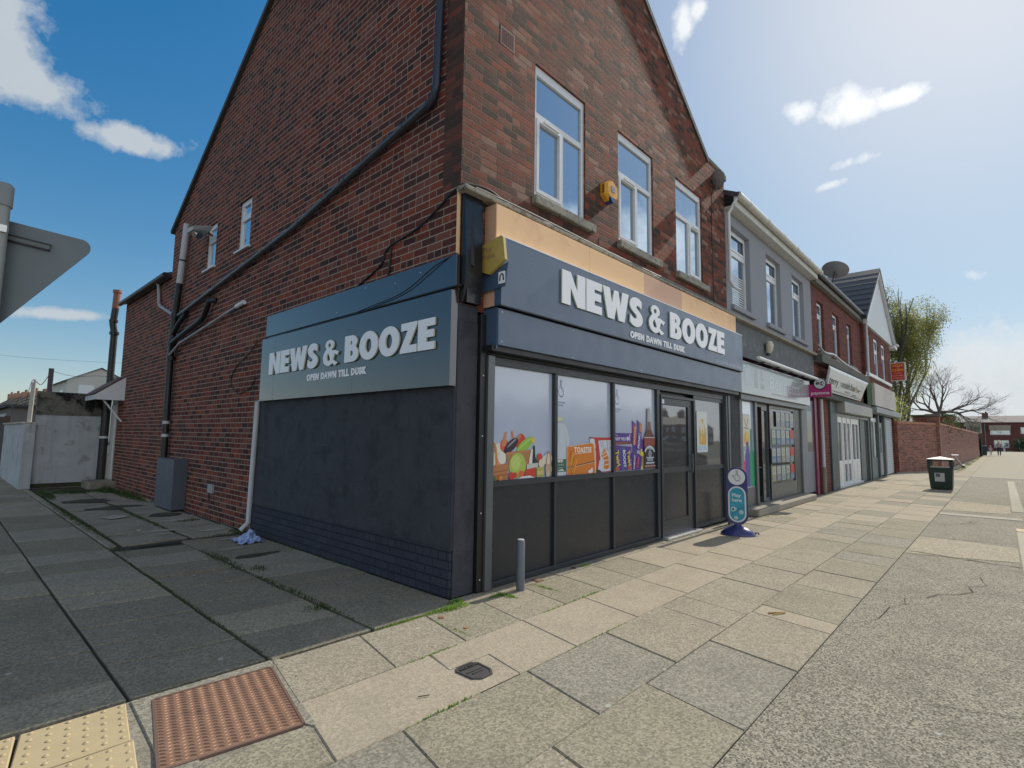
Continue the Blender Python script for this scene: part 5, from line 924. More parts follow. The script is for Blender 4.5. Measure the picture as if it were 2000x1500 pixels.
m_ = MB(FY(0)); m_.box(20.05, 21.3, 0, 2.3, -.12, -.02); m_.box(21.3, 21.5, 0, 2.4, -.05, .05); m_.build('pilaster', M('grey_green_panel', (.10, .125, .13), .5, 0, .1), B3)
S5 = thing('fascia_sign', 'white barber sign with curly lettering over the white shop doors', 'shop sign', (17, -.3, 3.2))
m_ = MB(); m_.add([(13.95, -.14, 2.92), (19.05, -.14, 2.92), (20.2, -.30, 3.66), (13.95, -.30, 3.66), (13.95, -.20, 2.92), (19.05, -.20, 2.92), (19.55, -.34, 3.56), (13.95, -.34, 3.56)], [(4, 5, 6, 7), (0, 1, 5, 4), (2, 3, 7, 6), (0, 4, 7, 3), (1, 5, 6, 2)]); m_.build('panel', M('white_sign_panel', (.58, .60, .60), .3, 0, .05), S5)
Fb = frame((13.95, -.203, 2.92), (1, 0, 0), (0, -.14, .64))
blk, gld = (.03, .03, .035), (.42, .34, .10)
art(S5, Fb, [(blk, 'T', ('terry', .1, .25, .22), dict(width=1.15, bold=.01)), (gld, 'T', ('s', 1.55, .27, .20), dict(width=.22, bold=.01)), (blk, 'T', ('mith', 1.85, .25, .22), dict(width=1.1, bold=.01)), (blk, 'T', ('ba', 3.1, .25, .22), dict(width=.6, bold=.01)), (gld, 'T', ('rb', 3.72, .25, .22), dict(width=.5, bold=.01)), (blk, 'T', ('er', 4.24, .25, .16), dict(width=.42, bold=.01)),
             (blk, 'T', ('traditional', 2.3, .12, .07), dict(width=.8)), (blk, 'T', ('barber', 3.5, .08, .09), dict(width=.7)), (blk, [(.0, .06), (3.0, .055), (3.0, .07), (.0, .075)]), (blk, [(3.1, .055), (5.0, .05), (5.0, .065), (3.1, .07)]), (blk, 'T', ('CUTS', 4.75, .45, .05), dict(width=.3)), (blk, 'T', ('FADES', 4.75, .32, .05), dict(width=.3))], .004, 'lettering')

# ------------------------------------------------------------------ gabled end shop
B4 = thing('gabled_shop', 'end of terrace brick shop with white boarded gable and grey shutter', 'building', (24, 4.8, 0))
W4 = [(21.2, 22.1), (23.05, 24.0), (24.95, 25.9)]
m_ = MB(FY(0)); m_.grid(20.9, 27.55, 2.9, 6.05, .12, [(a, b_, 4.2, 5.83) for a, b_ in W4], .1); m_.f = lambda u, v, w: (u, v, w)
m_.add([(20.9, -.12, 2.9), (20.9, 5, 2.9), (20.9, 5, 6.5), (20.9, -.12, 6.3)], [(0, 1, 2, 3)]); m_.add([(27.55, -.12, 0), (27.55, 9.7, 0), (27.55, 9.7, 6.2), (27.55, -.12, 6.1)], [(0, 1, 2, 3)]); m_.add([(20.9, -.12, 6.05), (27.55, -.12, 6.05), (27.55, 3, 6.05), (20.9, 3, 6.05)], [(0, 1, 2, 3)])
m_.build('front_wall', mBrickN, B4)
for i, (a, b_) in enumerate(W4): window(B4, FY(-.12), a + .002, b_ - .002, 4.202, 5.828, [(a + .08, b_ - .08, 4.28, 5.18), (a + .10, b_ - .10, 5.30, 5.74)], back=.03, sash=[(a + .14, b_ - .14, 5.34, 5.70)])
m_ = MB(FY(0)); m_.box(21.0, 26.9, 4.04, 4.17, .12, .22, 0, .01); m_.build('sill_band', mUPVC, B4)
m_ = MB(FY(0)); m_.tube([(20.95, 6.2, .2), (21.0, 4.0, .18)], .05, 8); m_.build('downpipe', mPipeLG, B4)
GA, GZ = 24.1, 8.75
m_ = MB(FY(0)); m_.prism([(20.7, 6.06), (27.75, 6.06), (GA, GZ)], .10, .22); m_.build('gable_boarding', M('white_shiplap', (.62, .66, .68), .45, 0, .05, 3), B4)
m_ = MB(FY(0)); m_.prism([(20.4, 6.0), (GA, GZ + .06), (28.0, 5.98), (28.0, 6.14), (GA, GZ + .24), (20.4, 6.16)], .20, .34); m_.box(27.3, 28.05, 5.92, 6.08, -.2, .36); m_.tube([(27.6, 6.12, .40), (28.05, 6.12, .40)], .05, 8); m_.build('bargeboard', mUPVC, B4)
m_ = MB(); slope((20.2, -.36, 6.12), (GA, -.36, GZ + .2), (GA, 6, GZ + .2), (20.2, 6, 6.12), .1); slope((GA, -.36, GZ + .2), (28.1, -.36, 6.0), (28.1, 6, 6.0), (GA, 6, GZ + .2), .1)
for k in range(9): t_ = k / 9; zz = 6.2 + (GZ - 6.0) * t_; xx = 20.15 + (GA - 20.2) * t_; m_.box(xx - .03, xx + .05, -.37, 6, zz + .02, zz + .07)
m_.build('roof', M('charcoal_roof_tile', (.062, .066, .075), .6, 0, .2, 4), B4)
m_ = MB(FY(0)); m_.box(20.9, 22.6, 2.92, 3.84, .0, .14); m_.build('console', M('mossy_green_boarding', (.06, .11, .055), .9, 0, .4, 5), B4)
m_ = MB(FY(0)); m_.box(21.9, 24.55, 2.93, 3.82, .12, .24); m_.box(24.57, 27.5, 2.93, 3.82, .12, .24); m_.build('blank_fascia', M('faded_cream_board', (.56, .50, .46), .6, 0, .08, 1.5, streak=.5), B4)
m_ = MB(FY(0)); m_.box(21.4, 28.0, 2.62, 2.84, -.02, .35, 0, .01); m_.build('shutter_housing', M('pale_blue_grey_metal', (.27, .30, .31), .5, 0, .12), B4)
m_ = MB(FY(0)); m_.box(21.6, 21.75, 0, 2.6, -.05, .08); m_.box(23.45, 23.7, 0, 2.6, -.05, .08); m_.box(25.0, 25.35, 0, 2.6, -.05, .08); m_.box(21.75, 23.45, 0, .85, -.1, .0); m_.build('stall_riser', M('dull_green_grey_panel', (.11, .15, .15), .5), B4)
m_ = MB(FY(0)); m_.box(21.75, 23.45, .85, 2.45, -.1, -.04); m_.box(21.78, 23.42, 2.30, 2.45, -.04, .0, 1); m_.box(22.9, 23.05, .86, 2.3, -.04, .0, 1); m_.build('display_window', [mGlassD, mUPVC], B4)
m_ = MB(FY(0)); m_.grid(23.7, 25.0, .05, 2.3, -.02, [(23.95, 24.75, 1.0, 2.1)], .04); o = m_.build('door', M('pale_grey_door', (.34, .36, .36), .5), B4); m_ = MB(FY(0)); m_.poly([(23.95, 1.0, -.06), (24.75, 1.0, -.06), (24.75, 2.1, -.06), (23.95, 2.1, -.06)]); m_.build('glass', mGlassD, o)
m_ = MB(FY(0)); [m_.add([(25.35, .05 + .11 * k, .05), (27.5, .05 + .11 * k, .05), (27.5, .15 + .11 * k, .03), (25.35, .15 + .11 * k, .03)], [(0, 1, 2, 3)]) for k in range(23)]; m_.poly([(25.35, 0, .02), (27.5, 0, .02), (27.5, 2.6, .02), (25.35, 2.6, .02)], 1); m_.build('roller_shutter', [M('galvanised_slats', (.36, .40, .42), .4, .5, .1), mBlack], B4)
t = thing('projecting_sign', 'red FISH and CHIPS sign box with yellow letters on the end shop', 'projecting sign', (27.4, -.4, 4.8))
FS = FX(27.35); m_ = MB(FS); m_.box(.13, .72, 4.36, 5.24, -.10, 0, 0); m_.build('sign_box', mUPVCd, t); m_ = MB(FS); m_.poly([(.165, 4.40, .002), (.665, 4.40, .002), (.665, 5.20, .002), (.165, 5.20, .002)]); m_.build('face', flat((.50, .03, .03), .3), t)
yl, pk_ = (.82, .42, .03), (.78, .42, .34)
art(t, FS, [(yl, 'T', ('FISH', .225, 5.04, .10), dict(width=.38, bold=.03)), (pk_, 'T', ('AND', .35, 4.95, .05), dict(width=.13, bold=.01)), (yl, 'T', ('CHIPS', .195, 4.82, .11), dict(width=.44, bold=.03)), (pk_, 'T', ('CHINESE &', .26, 4.70, .06), dict(width=.30, bold=.01)), (pk_, 'T', ('ENGLISH MEALS', .19, 4.58, .07), dict(width=.45, bold=.01)), (pk_, 'T', ('TO TAKE AWAY', .19, 4.46, .07), dict(width=.45, bold=.01))], .003, 'lettering')

# ------------------------------------------------------------------ street furniture
def bollard(x, y, label, h=.47):
    t = thing('bollard', label, 'bollard', (x, y, 0), 'short steel bollards by the shopfront'); m_ = MB(); m_.tube([(x, y, 0), (x, y, h), (x, y, h + .012)], [.041, .041, .034], 20); m_.build('post', M('grey_painted_steel', (.13, .145, .17), .45, .1, .12), t)
    m_ = MB(); m_.tube([(x, y, h + .012), (x, y, h + .018)], [.034, .030], 20); m_.build('cap', mPipeLG, t); return t
bollard(.66, -.27, 'grey steel bollard nearest the corner of the dark shopfront'); bollard(6.36, -.20, 'grey steel bollard beside the shop door and the blue play sign', .52)
# lottery pavement sign
t = thing('pavement_sign', 'blue rounded Play here lottery pavement sign outside the shop door', 'pavement sign', (5.33, -.70, 0))
ang = R_(50); c_, s_ = math.cos(ang), math.sin(ang)
def LF(u, v, w): return (5.33 + u * .32 - w * .95, -.70 - u * .95 - w * .32, v)     # face looks back towards the corner
body = [(x, z_) for x, z_ in ([(.155 * math.cos(R_(a)), .905 + .155 * math.sin(R_(a))) for a in range(0, 181, 15)] + [(.155 * math.cos(R_(a)), .31 + .155 * math.sin(R_(a))) for a in range(180, 361, 15)])]
m_ = MB(LF); m_.prism(body, -.055, .0); m_.build('body', mNavy, t)
m_ = MB(LF); m_.prism(ring(0, .905, .125, 28), 0, .008); o = m_.build('round_panel', M('white_plastic', (.72, .74, .76), .35), t)
art(o, LF, [q for q in hand(0.0, .88, .13, (.03, .03, .06)) if q[1] != 'T'], .009, 'emblem')
ov = lambda r, z0, z1: [(r * math.cos(R_(a)), z1 - r + r * math.sin(R_(a))) for a in range(0, 181, 15)] + [(r * math.cos(R_(a)), z0 + r + r * math.sin(R_(a))) for a in range(180, 361, 15)]
m_ = MB(LF); m_.prism(ov(.13, .20, .76), 0, .010); m_.build('poster_rim', M('pale_plastic_rim', (.62, .70, .74), .35), t)
m_ = MB(LF); m_.prism(ov(.108, .225, .735), .0101, .012); o = m_.build('poster', mTeal, t)
wh = (.62, .72, .74)
art(o, LF, [(wh, 'T', ('Play', -.075, .595, .055), dict(width=.135, bold=.03)), (wh, 'T', ('here', -.075, .52, .055), dict(width=.14, bold=.03)), ((.45, .60, .64), P8(-.05, .40, .042)), ((.02, .14, .22), P8(-.06, .40, .018)), ((.40, .56, .60), P8(.055, .36, .035)), ((.40, .56, .60), P8(-.02, .27, .03)), ((.05, .38, .55), stroke_poly([(-.09, .47), (.09, .50)], .02)), ((.03, .22, .36), stroke_poly([(-.09, .33), (.09, .44)], .02))], .0125, 'poster_print')
m_ = MB(LF); V = []; N = 20
for k, (r_, z_) in enumerate(((.27, .0), (.27, .03), (.22, .075), (.14, .115), (.06, .145), (.045, .20))):
    for i in range(N): a = 2 * math.pi * i / N; V.append((r_ * .95 * math.cos(a), z_, -.03 + r_ * .62 * math.sin(a)))
m_.add(V, [(k * N + i, k * N + (i + 1) % N, (k + 1) * N + (i + 1) % N, (k + 1) * N + i) for k in range(5) for i in range(N)], 0, True); m_.build('base', mNavy, t)
m_ = MB(LF); m_.tube([(.24, .035, -.1), (.29, .05, -.1), (.30, .02, -.1)], .015, 6); m_.build('wheel_bracket', mIron, t)
# litter bin
t = thing('litter_bin', 'dark green square litter bin with grey pyramid lid on the pavement', 'litter bin', (18.62, -2.33, 0))
def LB(u, v, w): return (18.62 - w, -2.36 - u, v)
m_ = MB(LB)
def ringbox(z, a): return [(-a, z, -a), (a, z, -a), (a, z, a), (-a, z, a)]
for z0, a0, z1, a1 in ((.03, .27, .66, .31), (.66, .325, .70, .325)): m_.add(ringbox(z0, a0) + ringbox(z1, a1), [(0, 1, 2, 3), (4, 5, 6, 7), (0, 1, 5, 4), (1, 2, 6, 5), (2, 3, 7, 6), (3, 0, 4, 7)])
m_.build('body', mBin, t)
m_ = MB(LB); [m_.box(x_ - .05, x_ + .05, .70, .92, z_ - .05, z_ + .05) for x_ in (-.27, .27) for z_ in (-.27, .27)]; m_.box(-.32, .32, .90, .94, -.32, .32); m_.box(-.24, .24, .70, .74, .29, .325, 1); m_.build('hood_frame', [mBin, mBinLid], t)
m_ = MB(LB); m_.add(ringbox(.94, .34) + ringbox(.965, .34) + [(0, 1.04, 0)], [(0, 1, 5, 4), (1, 2, 6, 5), (2, 3, 7, 6), (3, 0, 4, 7), (4, 5, 8), (5, 6, 8), (6, 7, 8), (7, 4, 8)]); m_.build('lid', mBinLid, t)
m_ = MB(LB); m_.add([(-.15, .26, .292), (.10, .26, .292), (.10, .53, .312), (-.15, .53, .312)], [(0, 1, 2, 3)]); m_.add([(-.12, .40, .304), (-.01, .40, .304), (-.01, .51, .313), (-.12, .51, .313)], [(0, 1, 2, 3)], 1); m_.build('notice', [flat((.55, .56, .58)), flat((.12, .13, .16))], t)
# give-way sign seen from behind
t = thing('road_sign', 'back of a grey triangular road sign on a steel pole', 'road sign', (-3.175, .396, 0))
A0 = Vector((-3.17522294, 0.39626082, 2.72033778)); hz = Vector((math.cos(R_(-28)), math.sin(R_(-28)), 0)); ro = R_(-10)
uu = hz * math.cos(ro) + Vector((0, 0, 1)) * math.sin(ro); ww = -hz * math.sin(ro) + Vector((0, 0, 1)) * math.cos(ro)
FSg = frame(A0, uu, ww); s_ = .95; h_ = .8227; r_ = .055
def rtri(s, r):
    c = [Vector((-s / 2, 0)), Vector((s / 2, 0)), Vector((0, -.866 * s))]; P = []; cen = Vector((0, -.2887 * s)); 
    for i in range(3):
        d = (c[i] - cen).normalized(); o = c[i] - d * 2 * r; b0 = math.atan2(d.y, d.x)
        for k in range(-4, 5): a = b0 + R_(60) * k / 4; P.append((o.x + r * math.cos(a), o.y + r * math.sin(a)))
    return P
P_ = rtri(s_, .055); P_.sort(key=lambda p: math.atan2(p[1] + .274, p[0]))
m_ = MB(FSg); m_.prism(P_, -.003, .0); m_.build('plate', M('grey_sign_back', (.15, .18, .195), .55, .3, .08), t)
mRail = [M('sign_rail', (.12, .14, .14), .5), mBlack]
for z_, hw in ((-.10, .245), (-.58, .07)): m_ = MB(FSg); m_.box(-hw, hw, z_ - .012, z_ + .012, .0, .016, 0); m_.box(-hw, hw, z_ + .012, z_ + .020, .0, .020, 1); m_.box(-hw, hw, z_ - .020, z_ - .012, .0, .020, 1); m_.build('mounting_rail', mRail, t)
pc = A0 + Vector(FSg(0, 0, .06)) - Vector(FSg(0, 0, 0)); m_ = MB(); m_.tube([(pc.x, pc.y, 0), (pc.x, pc.y, 2.86)], .040, 20); m_.build('pole', M('grey_sign_pole', (.26, .28, .27), .5, .2, .1), t)
m_ = MB(); m_.tube([(pc.x, pc.y, 2.78), (pc.x, pc.y, 2.90), (pc.x, pc.y, 2.915)], [.048, .048, .035], 20); m_.build('pole_cap', M('dull_cap', (.21, .23, .23), .6), t)
m_ = MB(); m_.tube([(pc.x, pc.y, 2.66), (pc.x, pc.y, 2.63)], .0425, 20); m_.box(pc.x - .01, pc.x + .03, pc.y - .055, pc.y - .03, 2.62, 2.66); m_.build('clip', M('stainless_clip', (.6, .6, .58), .3, .8), t)
# plastic bag: crumpled sheet
m_ = MB(); N = 12; random.seed(3)
V = [(-.30 + .30 * (i / N - .5) + random.uniform(-.02, .02), 3.93 + .42 * (j / N - .5) + random.uniform(-.02, .02), .01 + max(0, .14 * math.exp(-((i / N - .6) ** 2 + (j / N - .5) ** 2) * 12) + random.uniform(-.025, .035))) for i in range(N + 1) for j in range(N + 1)]
m_.add(V, [(i * (N + 1) + j, i * (N + 1) + j + 1, (i + 1) * (N + 1) + j + 1, (i + 1) * (N + 1) + j) for i in range(N) for j in range(N)], 0)
tag(m_.build('plastic_bag', M('pale_blue_bag', (.32, .42, .68), .45, 0, .5, 14, col2=(.08, .14, .45), cs=18, cthr=.55)), 'crumpled pale blue plastic bag on the ground by the side wall', 'plastic bag')
# small litter
random.seed(11)
def litter(label, x, y, col, s=.03, cat='litter'):
    m_ = MB(); a = random.uniform(0, 3); m_.prism([(x + s * math.cos(a + k) * random.uniform(.5, 1.1), y + s * math.sin(a + k) * random.uniform(.5, 1.1)) for k in (0, 1.2, 2.3, 3.4, 4.6, 5.5)], .002, .008); tag(m_.build('litter', flat(col, .8)), label, cat, 'scraps of litter on the ground')
litter('brown dead leaf on the bright moss near the corner', -.40, -.34, (.30, .12, .06), .03); litter('white scrap of paper in the mossy yard', -1.12, 5.9, (.6, .6, .58), .035); litter('small dark leaf at the foot of the shopfront', 1.75, -.12, (.08, .02, .015), .03)
litter('tan leaf between the pinkish flags beside the stop tap', -.42, -.66, (.38, .2, .1), .025); litter('pale pebble on a grey flag in front of the shop', .93, -1.9, (.55, .5, .4), .012)
m_ = MB(); m_.tube([(1.66, -2.26, .008), (1.78, -2.36, .008)], .008, 5); m_.tube([(1.64, -2.30, .008), (1.76, -2.36, .008)], .005, 5); tag(m_.build('twig', flat((.45, .30, .12), .8)), 'small forked tan twig lying on the front flags', 'twig')
m_ = MB(); m_.tube([(-1.36, -1.28, .006), (-1.30, -1.31, .006)], .003, 4); tag(m_.build('twig', mBark2), 'tiny dark twig on the long buff flag', 'twig')

# moss and weeds ---------------------------------------------------------
def tuft(name, label, blobs, mat, hmax=.04, dens=900, seed=1):
    random.seed(seed); m_ = MB()
    for (x, y, rx, ry, k) in blobs:
        for _ in range(int(dens * rx * ry * 10) + 12):
            a = random.uniform(0, 6.283); q = math.sqrt(random.random()); px_, py_ = x + rx * q * math.cos(a), y + ry * q * math.sin(a); h = random.uniform(.25, 1) * hmax * k * (1.1 - q); b_ = random.uniform(0, 6.283); w_ = random.uniform(.003, .008); lx, ly = random.uniform(-.6, .6) * h, random.uniform(-.6, .6) * h
            m_.add([(px_ - w_ * math.cos(b_), py_ - w_ * math.sin(b_), -.004), (px_ + w_ * math.cos(b_), py_ + w_ * math.sin(b_), -.004), (px_ + lx, py_ + ly, h + .002)], [(0, 1, 2)])
    o = m_.build(name, mat); return tag(o, label, 'moss', kind='stuff')
tuft('moss', 'bright green moss at the shop corner', [(-.25, -.20, .28, .05, 1), (-.05, -.12, .10, .06, 1.3), (.36, -.24, .12, .035, 1.1), (.45, -.33, .03, .12, .8), (.9, -.4, .02, .2, .6), (1.0, -.84, .3, .012, .5), (1.95, -.14, .1, .03, .8), (-.9, -.86, .3, .012, .5), (-.5, -.6, .012, .22, .5), (-.16, -.24, .22, .05, 1.1), (.42, -.30, .05, .10, .9), (.55, -.86, .3, .012, .6), (-1.3, -1.49, .3, .01, .5), (.2, -1.49, .4, .01, .4), (-.7, -.20, .25, .03, .7)], mGrass, .05, 2200, 5)
tuft('moss', 'dull moss and weeds in the joints of the side yard', [(-.93, 1.2, .05, 1.2, .9), (-.93, 3.0, .10, .8, .9), (-1.0, .6, .13, .12, 1), (-.8, 2.3, .10, .2, 1), (-1.73, 3, .02, 3, .5), (-1.64, 8, .10, 4, 1.2), (-.1, 4.8, .1, .3, 1.2), (-.3, 6.4, .22, .10, 1.3), (-.4, 4.65, .35, .05, 1), (-.05, 3, .03, 1.8, .7), (-.8, 8, .05, 3, .8), (-1.72, 1.5, .015, 2.5, .4)], mIvy, .06, 700, 6)
tuft('weeds', 'low weeds at the foot of the rear brick wall', [(-.18, 11.2, .16, 1.6, 2.2), (-.3, 12.6, .25, .7, 2.6), (-.9, 12.9, .6, .5, 1.5), (-1.5, 12.5, .15, 1.2, 1.5)], mIvy, .09, 500, 8)
tuft('verge_grass', 'strip of grass at the foot of the long brick wall', [(60 + 8 * k, -2.14, 4, .16, 1.2) for k in range(-3, 7)] + [(7.9, -.36, .25, .06, .6), (12.1, -.18, .4, .05, .8)], leafy('dull_grass', (.13, .17, .05), .3), .14, 60, 9)

# ------------------------------------------------------------------ boundary wall beyond the shops
t = thing('boundary_wall', 'long red brick boundary wall with a capped corner pier', 'wall', (33, -1.4, 0))
m_ = MB()
def vwall(p0_, p1_, z0, z1a, z1b, th=.22, mi=0):
    a = Vector((*p0_, 0)); b_ = Vector((*p1_, 0)); d = (b_ - a).normalized(); n = Vector((-d.y, d.x, 0)) * th; m_.add([(a.x, a.y, z0), (b_.x, b_.y, z0), (b_.x, b_.y, z1b), (a.x, a.y, z1a), (a.x + n.x, a.y + n.y, z0), (b_.x + n.x, b_.y + n.y, z0), (b_.x + n.x, b_.y + n.y, z1b), (a.x + n.x, a.y + n.y, z1a)], [(0, 1, 2, 3), (4, 5, 6, 7), (3, 2, 6, 7), (0, 3, 7, 4), (1, 2, 6, 5)], mi)
vwall((33.05, -1.43), (29.2, -.05), 0, 2.40, 2.44, -.22); vwall((33.14, -1.44), (73.4, -2.05), 0, 2.42, 2.48); m_.build('brickwork', mBrickB, t)
m_ = MB(); vwall((33.05, -1.46), (29.2, -.08), 2.402, 2.50, 2.54, -.28); vwall((33.14, -1.48), (73.4, -2.09), 2.422, 2.52, 2.58, .3); m_.build('coping', M('brick_on_edge_coping', (.40, .20, .13), .85, 0, .25, 8), t)
m_ = MB(); m_.box(32.75, 33.4, -1.47, -.95, 0, 2.86, 0); o = m_.build('pier', mBrickB, t); m_ = MB(); m_.box(32.68, 33.47, -1.53, -.88, 2.86, 3.0, 0, .02); m_.build('pier_cap', M('dark_stone_cap', (.15, .14, .13), .9), o)
t = thing('timber_fence', 'low trellis fence panels seen above the brick boundary wall', 'fence', (40, 1, 0)); m_ = MB()
for k in range(16): m_.box(36.0, 36.05, -.9 + .17 * k, -.87 + .17 * k, 0, 2.95)
m_.box(36.0, 36.06, -1, 1.8, 2.9, 2.95); m_.box(36.0, 36.06, -1, 1.8, 2.6, 2.64); m_.build('trellis', M('grey_fence_timber', (.15, .13, .10), .9), t)
t = thing('garden_shed', 'ivy covered red shed behind the long brick wall', 'shed', (46, -1, 0)); m_ = MB(); m_.box(45, 50, -1.25, .8, 0, 3.35); m_.build('shed_wall', flat((.30, .08, .05), .8), t); m_ = MB(); m_.prism([(44.8, -1.45), (50.2, -1.45), (50.2, 1), (44.8, 1)], 3.35, 3.45); m_.build('shed_roof', mMossL, t)
def leaves(m_, c, r, n, s, mi=0, sq=1.0):
    for _ in range(n):
        d = Vector((random.gauss(0, 1), random.gauss(0, 1), random.gauss(0, 1) * sq)); p = Vector(c) + d * r * .5; a = Vector((random.uniform(-1, 1), random.uniform(-1, 1), random.uniform(-1, 1))).normalized(); b_ = a.orthogonal().normalized(); q = s * random.uniform(.6, 1.3)
        m_.add([tuple(p - a * q), tuple(p + b_ * q * .6), tuple(p + a * q), tuple(p - b_ * q * .6)], [(0, 1, 2, 3)], mi)
random.seed(21); m_ = MB()
for k in range(60): leaves(m_, (random.uniform(36, 52), random.uniform(-1.5, -1.1), random.uniform(2.5, 3.4) - (.5 if random.random() < .5 else 0)), .45, 16, .06)
tag(m_.build('ivy', mIvy), 'ivy spilling over the top of the long brick wall', 'ivy', kind='stuff')
random.seed(22); m_ = MB()
for k in range(70): leaves(m_, (random.uniform(31, 34.5), random.uniform(.1, 1.2), random.uniform(1.8, 3.9)), .5, 26, .05)
tag(m_.build('shrub', mLeafY), 'yellow green shrub between the end shop and brick wall', 'shrub')

# ------------------------------------------------------------------ trees
def grow(m_, p, d, L, r, depth, maxd, tips, up=.25, spread=.5, nb=(2, 3), shrink=.72, wig=.12, sides=5):
    pts = [p]; n = 3; q = Vector(p); dd = d.copy()
    for i in range(n):
        dd = (dd + Vector((random.uniform(-wig, wig), random.uniform(-wig, wig), random.uniform(-wig, wig) + up * .12))).normalized(); q = q + dd * (L / n); pts.append(q.copy())
    r1 = r * .62; m_.tube([tuple(x) for x in pts], [r + (r1 - r) * i / n for i in range(n + 1)], sides if depth < 3 else 3, 0, False)
    tips.append((pts[-1], depth)); tips.append((pts[1], depth))
    if depth >= maxd: return
    for k in range(random.randint(*nb)):
        ax = dd.orthogonal().normalized(); ax.rotate(Matrix.Rotation(random.uniform(0, 6.283), 3, dd)); nd_ = (dd + ax * random.uniform(spread * .5, spread * 1.2) + Vector((0, 0, up))).normalized()
        s = pts[-1] if k < 2 else pts[random.randint(1, 2)]
        grow(m_, s, nd_, L * random.uniform(shrink * .85, shrink * 1.1), r1 * (.95 if k == 0 else .75), depth + 1, maxd, tips, up, spread, nb, shrink, wig, sides)
random.seed(31)
t = thing('tree', 'tall leafing tree with many upright stems behind the brick wall', 'tree', (45, 1.6, 0)); m_ = MB(); tips = []
for k in range(9):
    a = k * .7; grow(m_, Vector((45 + .35 * math.cos(a), 1.5 + .35 * math.sin(a) + .15 * k, 0)), Vector((.22 * math.cos(a), -.03 + .26 * math.sin(a), 1)).normalized(), random.uniform(3.9, 4.9), .15, 0, 5, tips, .34, .36, (2, 3), .66, .10)
m_.build('trunk', mBark, t)
m_ = MB()
for p, dp in tips:
    if dp >= 1 and p.z > 3.4: leaves(m_, p, .50, 18 if dp < 4 else 24, .056, 0 if random.random() < .8 else 1)
m_.build('crown', [mLeaf, mLeafY], t)
random.seed(33)
t = thing('tree', 'bare spreading winter tree beyond the brick boundary wall', 'tree', (85, 1.3, 0)); m_ = MB(); tips = []
m_.tube([(85, 1.5, 0), (85, 1.8, 4.2), (85, 2.0, 5.3)], [.38, .32, .28], 7)
for k, d_ in enumerate(((.3, .9, .8), (.2, -1.0, .55), (-.3, .2, 1.3), (.1, -.5, 1.1), (-.2, 1.1, .35), (0, -1.2, .25))): grow(m_, Vector((85, 2.0 - .1 * (k % 3), 4.9 + .1 * k)), Vector(d_).normalized(), 2.0, .19, 0, 6, tips, .10, .66, (3, 3), .76, .20)
m_.build('branches', M('brown_twig', (.14, .11, .085), .9), t)
random.seed(35)
t = thing('tree', 'dark ivy clad tree trunk rising behind the end shop', 'tree', (41, 2.2, 0)); m_ = MB(); tips = []
grow(m_, Vector((40.6, 1.9, 0)), Vector((0, .03, 1)), 4.2, .28, 0, 4, tips, .3, .4, (2, 3), .7, .08); m_.build('trunk', mBark2, t); m_ = MB()
for k in range(110): leaves(m_, (40.6 + random.uniform(-.4, .4), 1.9 + random.uniform(-.4, .5), random.uniform(.3, 6.2)), .5, 22, .07)
for p, dp in tips:
    if dp > 1 and p.z < 9.5: leaves(m_, p, .45, 22, .06)
m_.build('crown', mIvy, t)

# ------------------------------------------------------------------ far houses at the end of the street
H = thing('terraced_house', 'row of dull red houses facing down the end of the street', 'house', (130, -4, 0))
FH = FX(130); Wf = [(-.9, 1.25, 3.3, 4.5), (2.45, 5.2, 3.0, 3.9), (6.6, 9, 3.2, 4.4), (2.9, 4.9, .62, 2.0), (6.2, 8.6, .2, 2.0), (-4.5, -2.5, .6, 2.0), (-4.8, -2.6, 3.3, 4.4)]
m_ = MB(FH); m_.grid(-14, 16, 0, 5.4, 0, Wf, .1); m_.build('wall', mBrickFar, H)
for (a, b_, c, d) in Wf: window(H, FH, a + .01, b_ - .01, c + .01, d - .01, [(a + .1, (a + b_) / 2 - .05, c + .1, d - .1), ((a + b_) / 2 + .05, b_ - .1, c + .1, d - .1)], back=.05, fw=.1)
m_ = MB(); m_.add([(129.6, -16.2, 5.3), (129.6, 14.2, 5.3), (134, 14.2, 6.65), (134, -16.2, 6.65), (138, 14.2, 5.3), (138, -16.2, 5.3)], [(0, 1, 2, 3), (2, 3, 5, 4)]); m_.build('roof', M('brown_grey_roof', (.13, .12, .13), .8), H)
m_ = MB(); m_.box(129.3, 131.5, -5.3, -2.35, 3.92, 4.75); m_.box(129.3, 131.5, -1.3, 1.2, 4.5, 5.45); o = m_.build('canopy', M('tan_tile_hanging', (.42, .36, .27), .8), H)
m_ = MB(); m_.box(133.2, 134.6, -2.3, -1.4, 6.0, 7.2); m_.tube([(133.9, -2.0, 7.2), (133.9, -2.0, 7.5)], .14, 8); m_.build('chimney', mBrickFar, H)
m_ = MB(); m_.tube([(129.9, -1.75, 0), (129.9, -1.75, 5.2)], .06, 6); m_.build('downpipe', mPipeG, H)
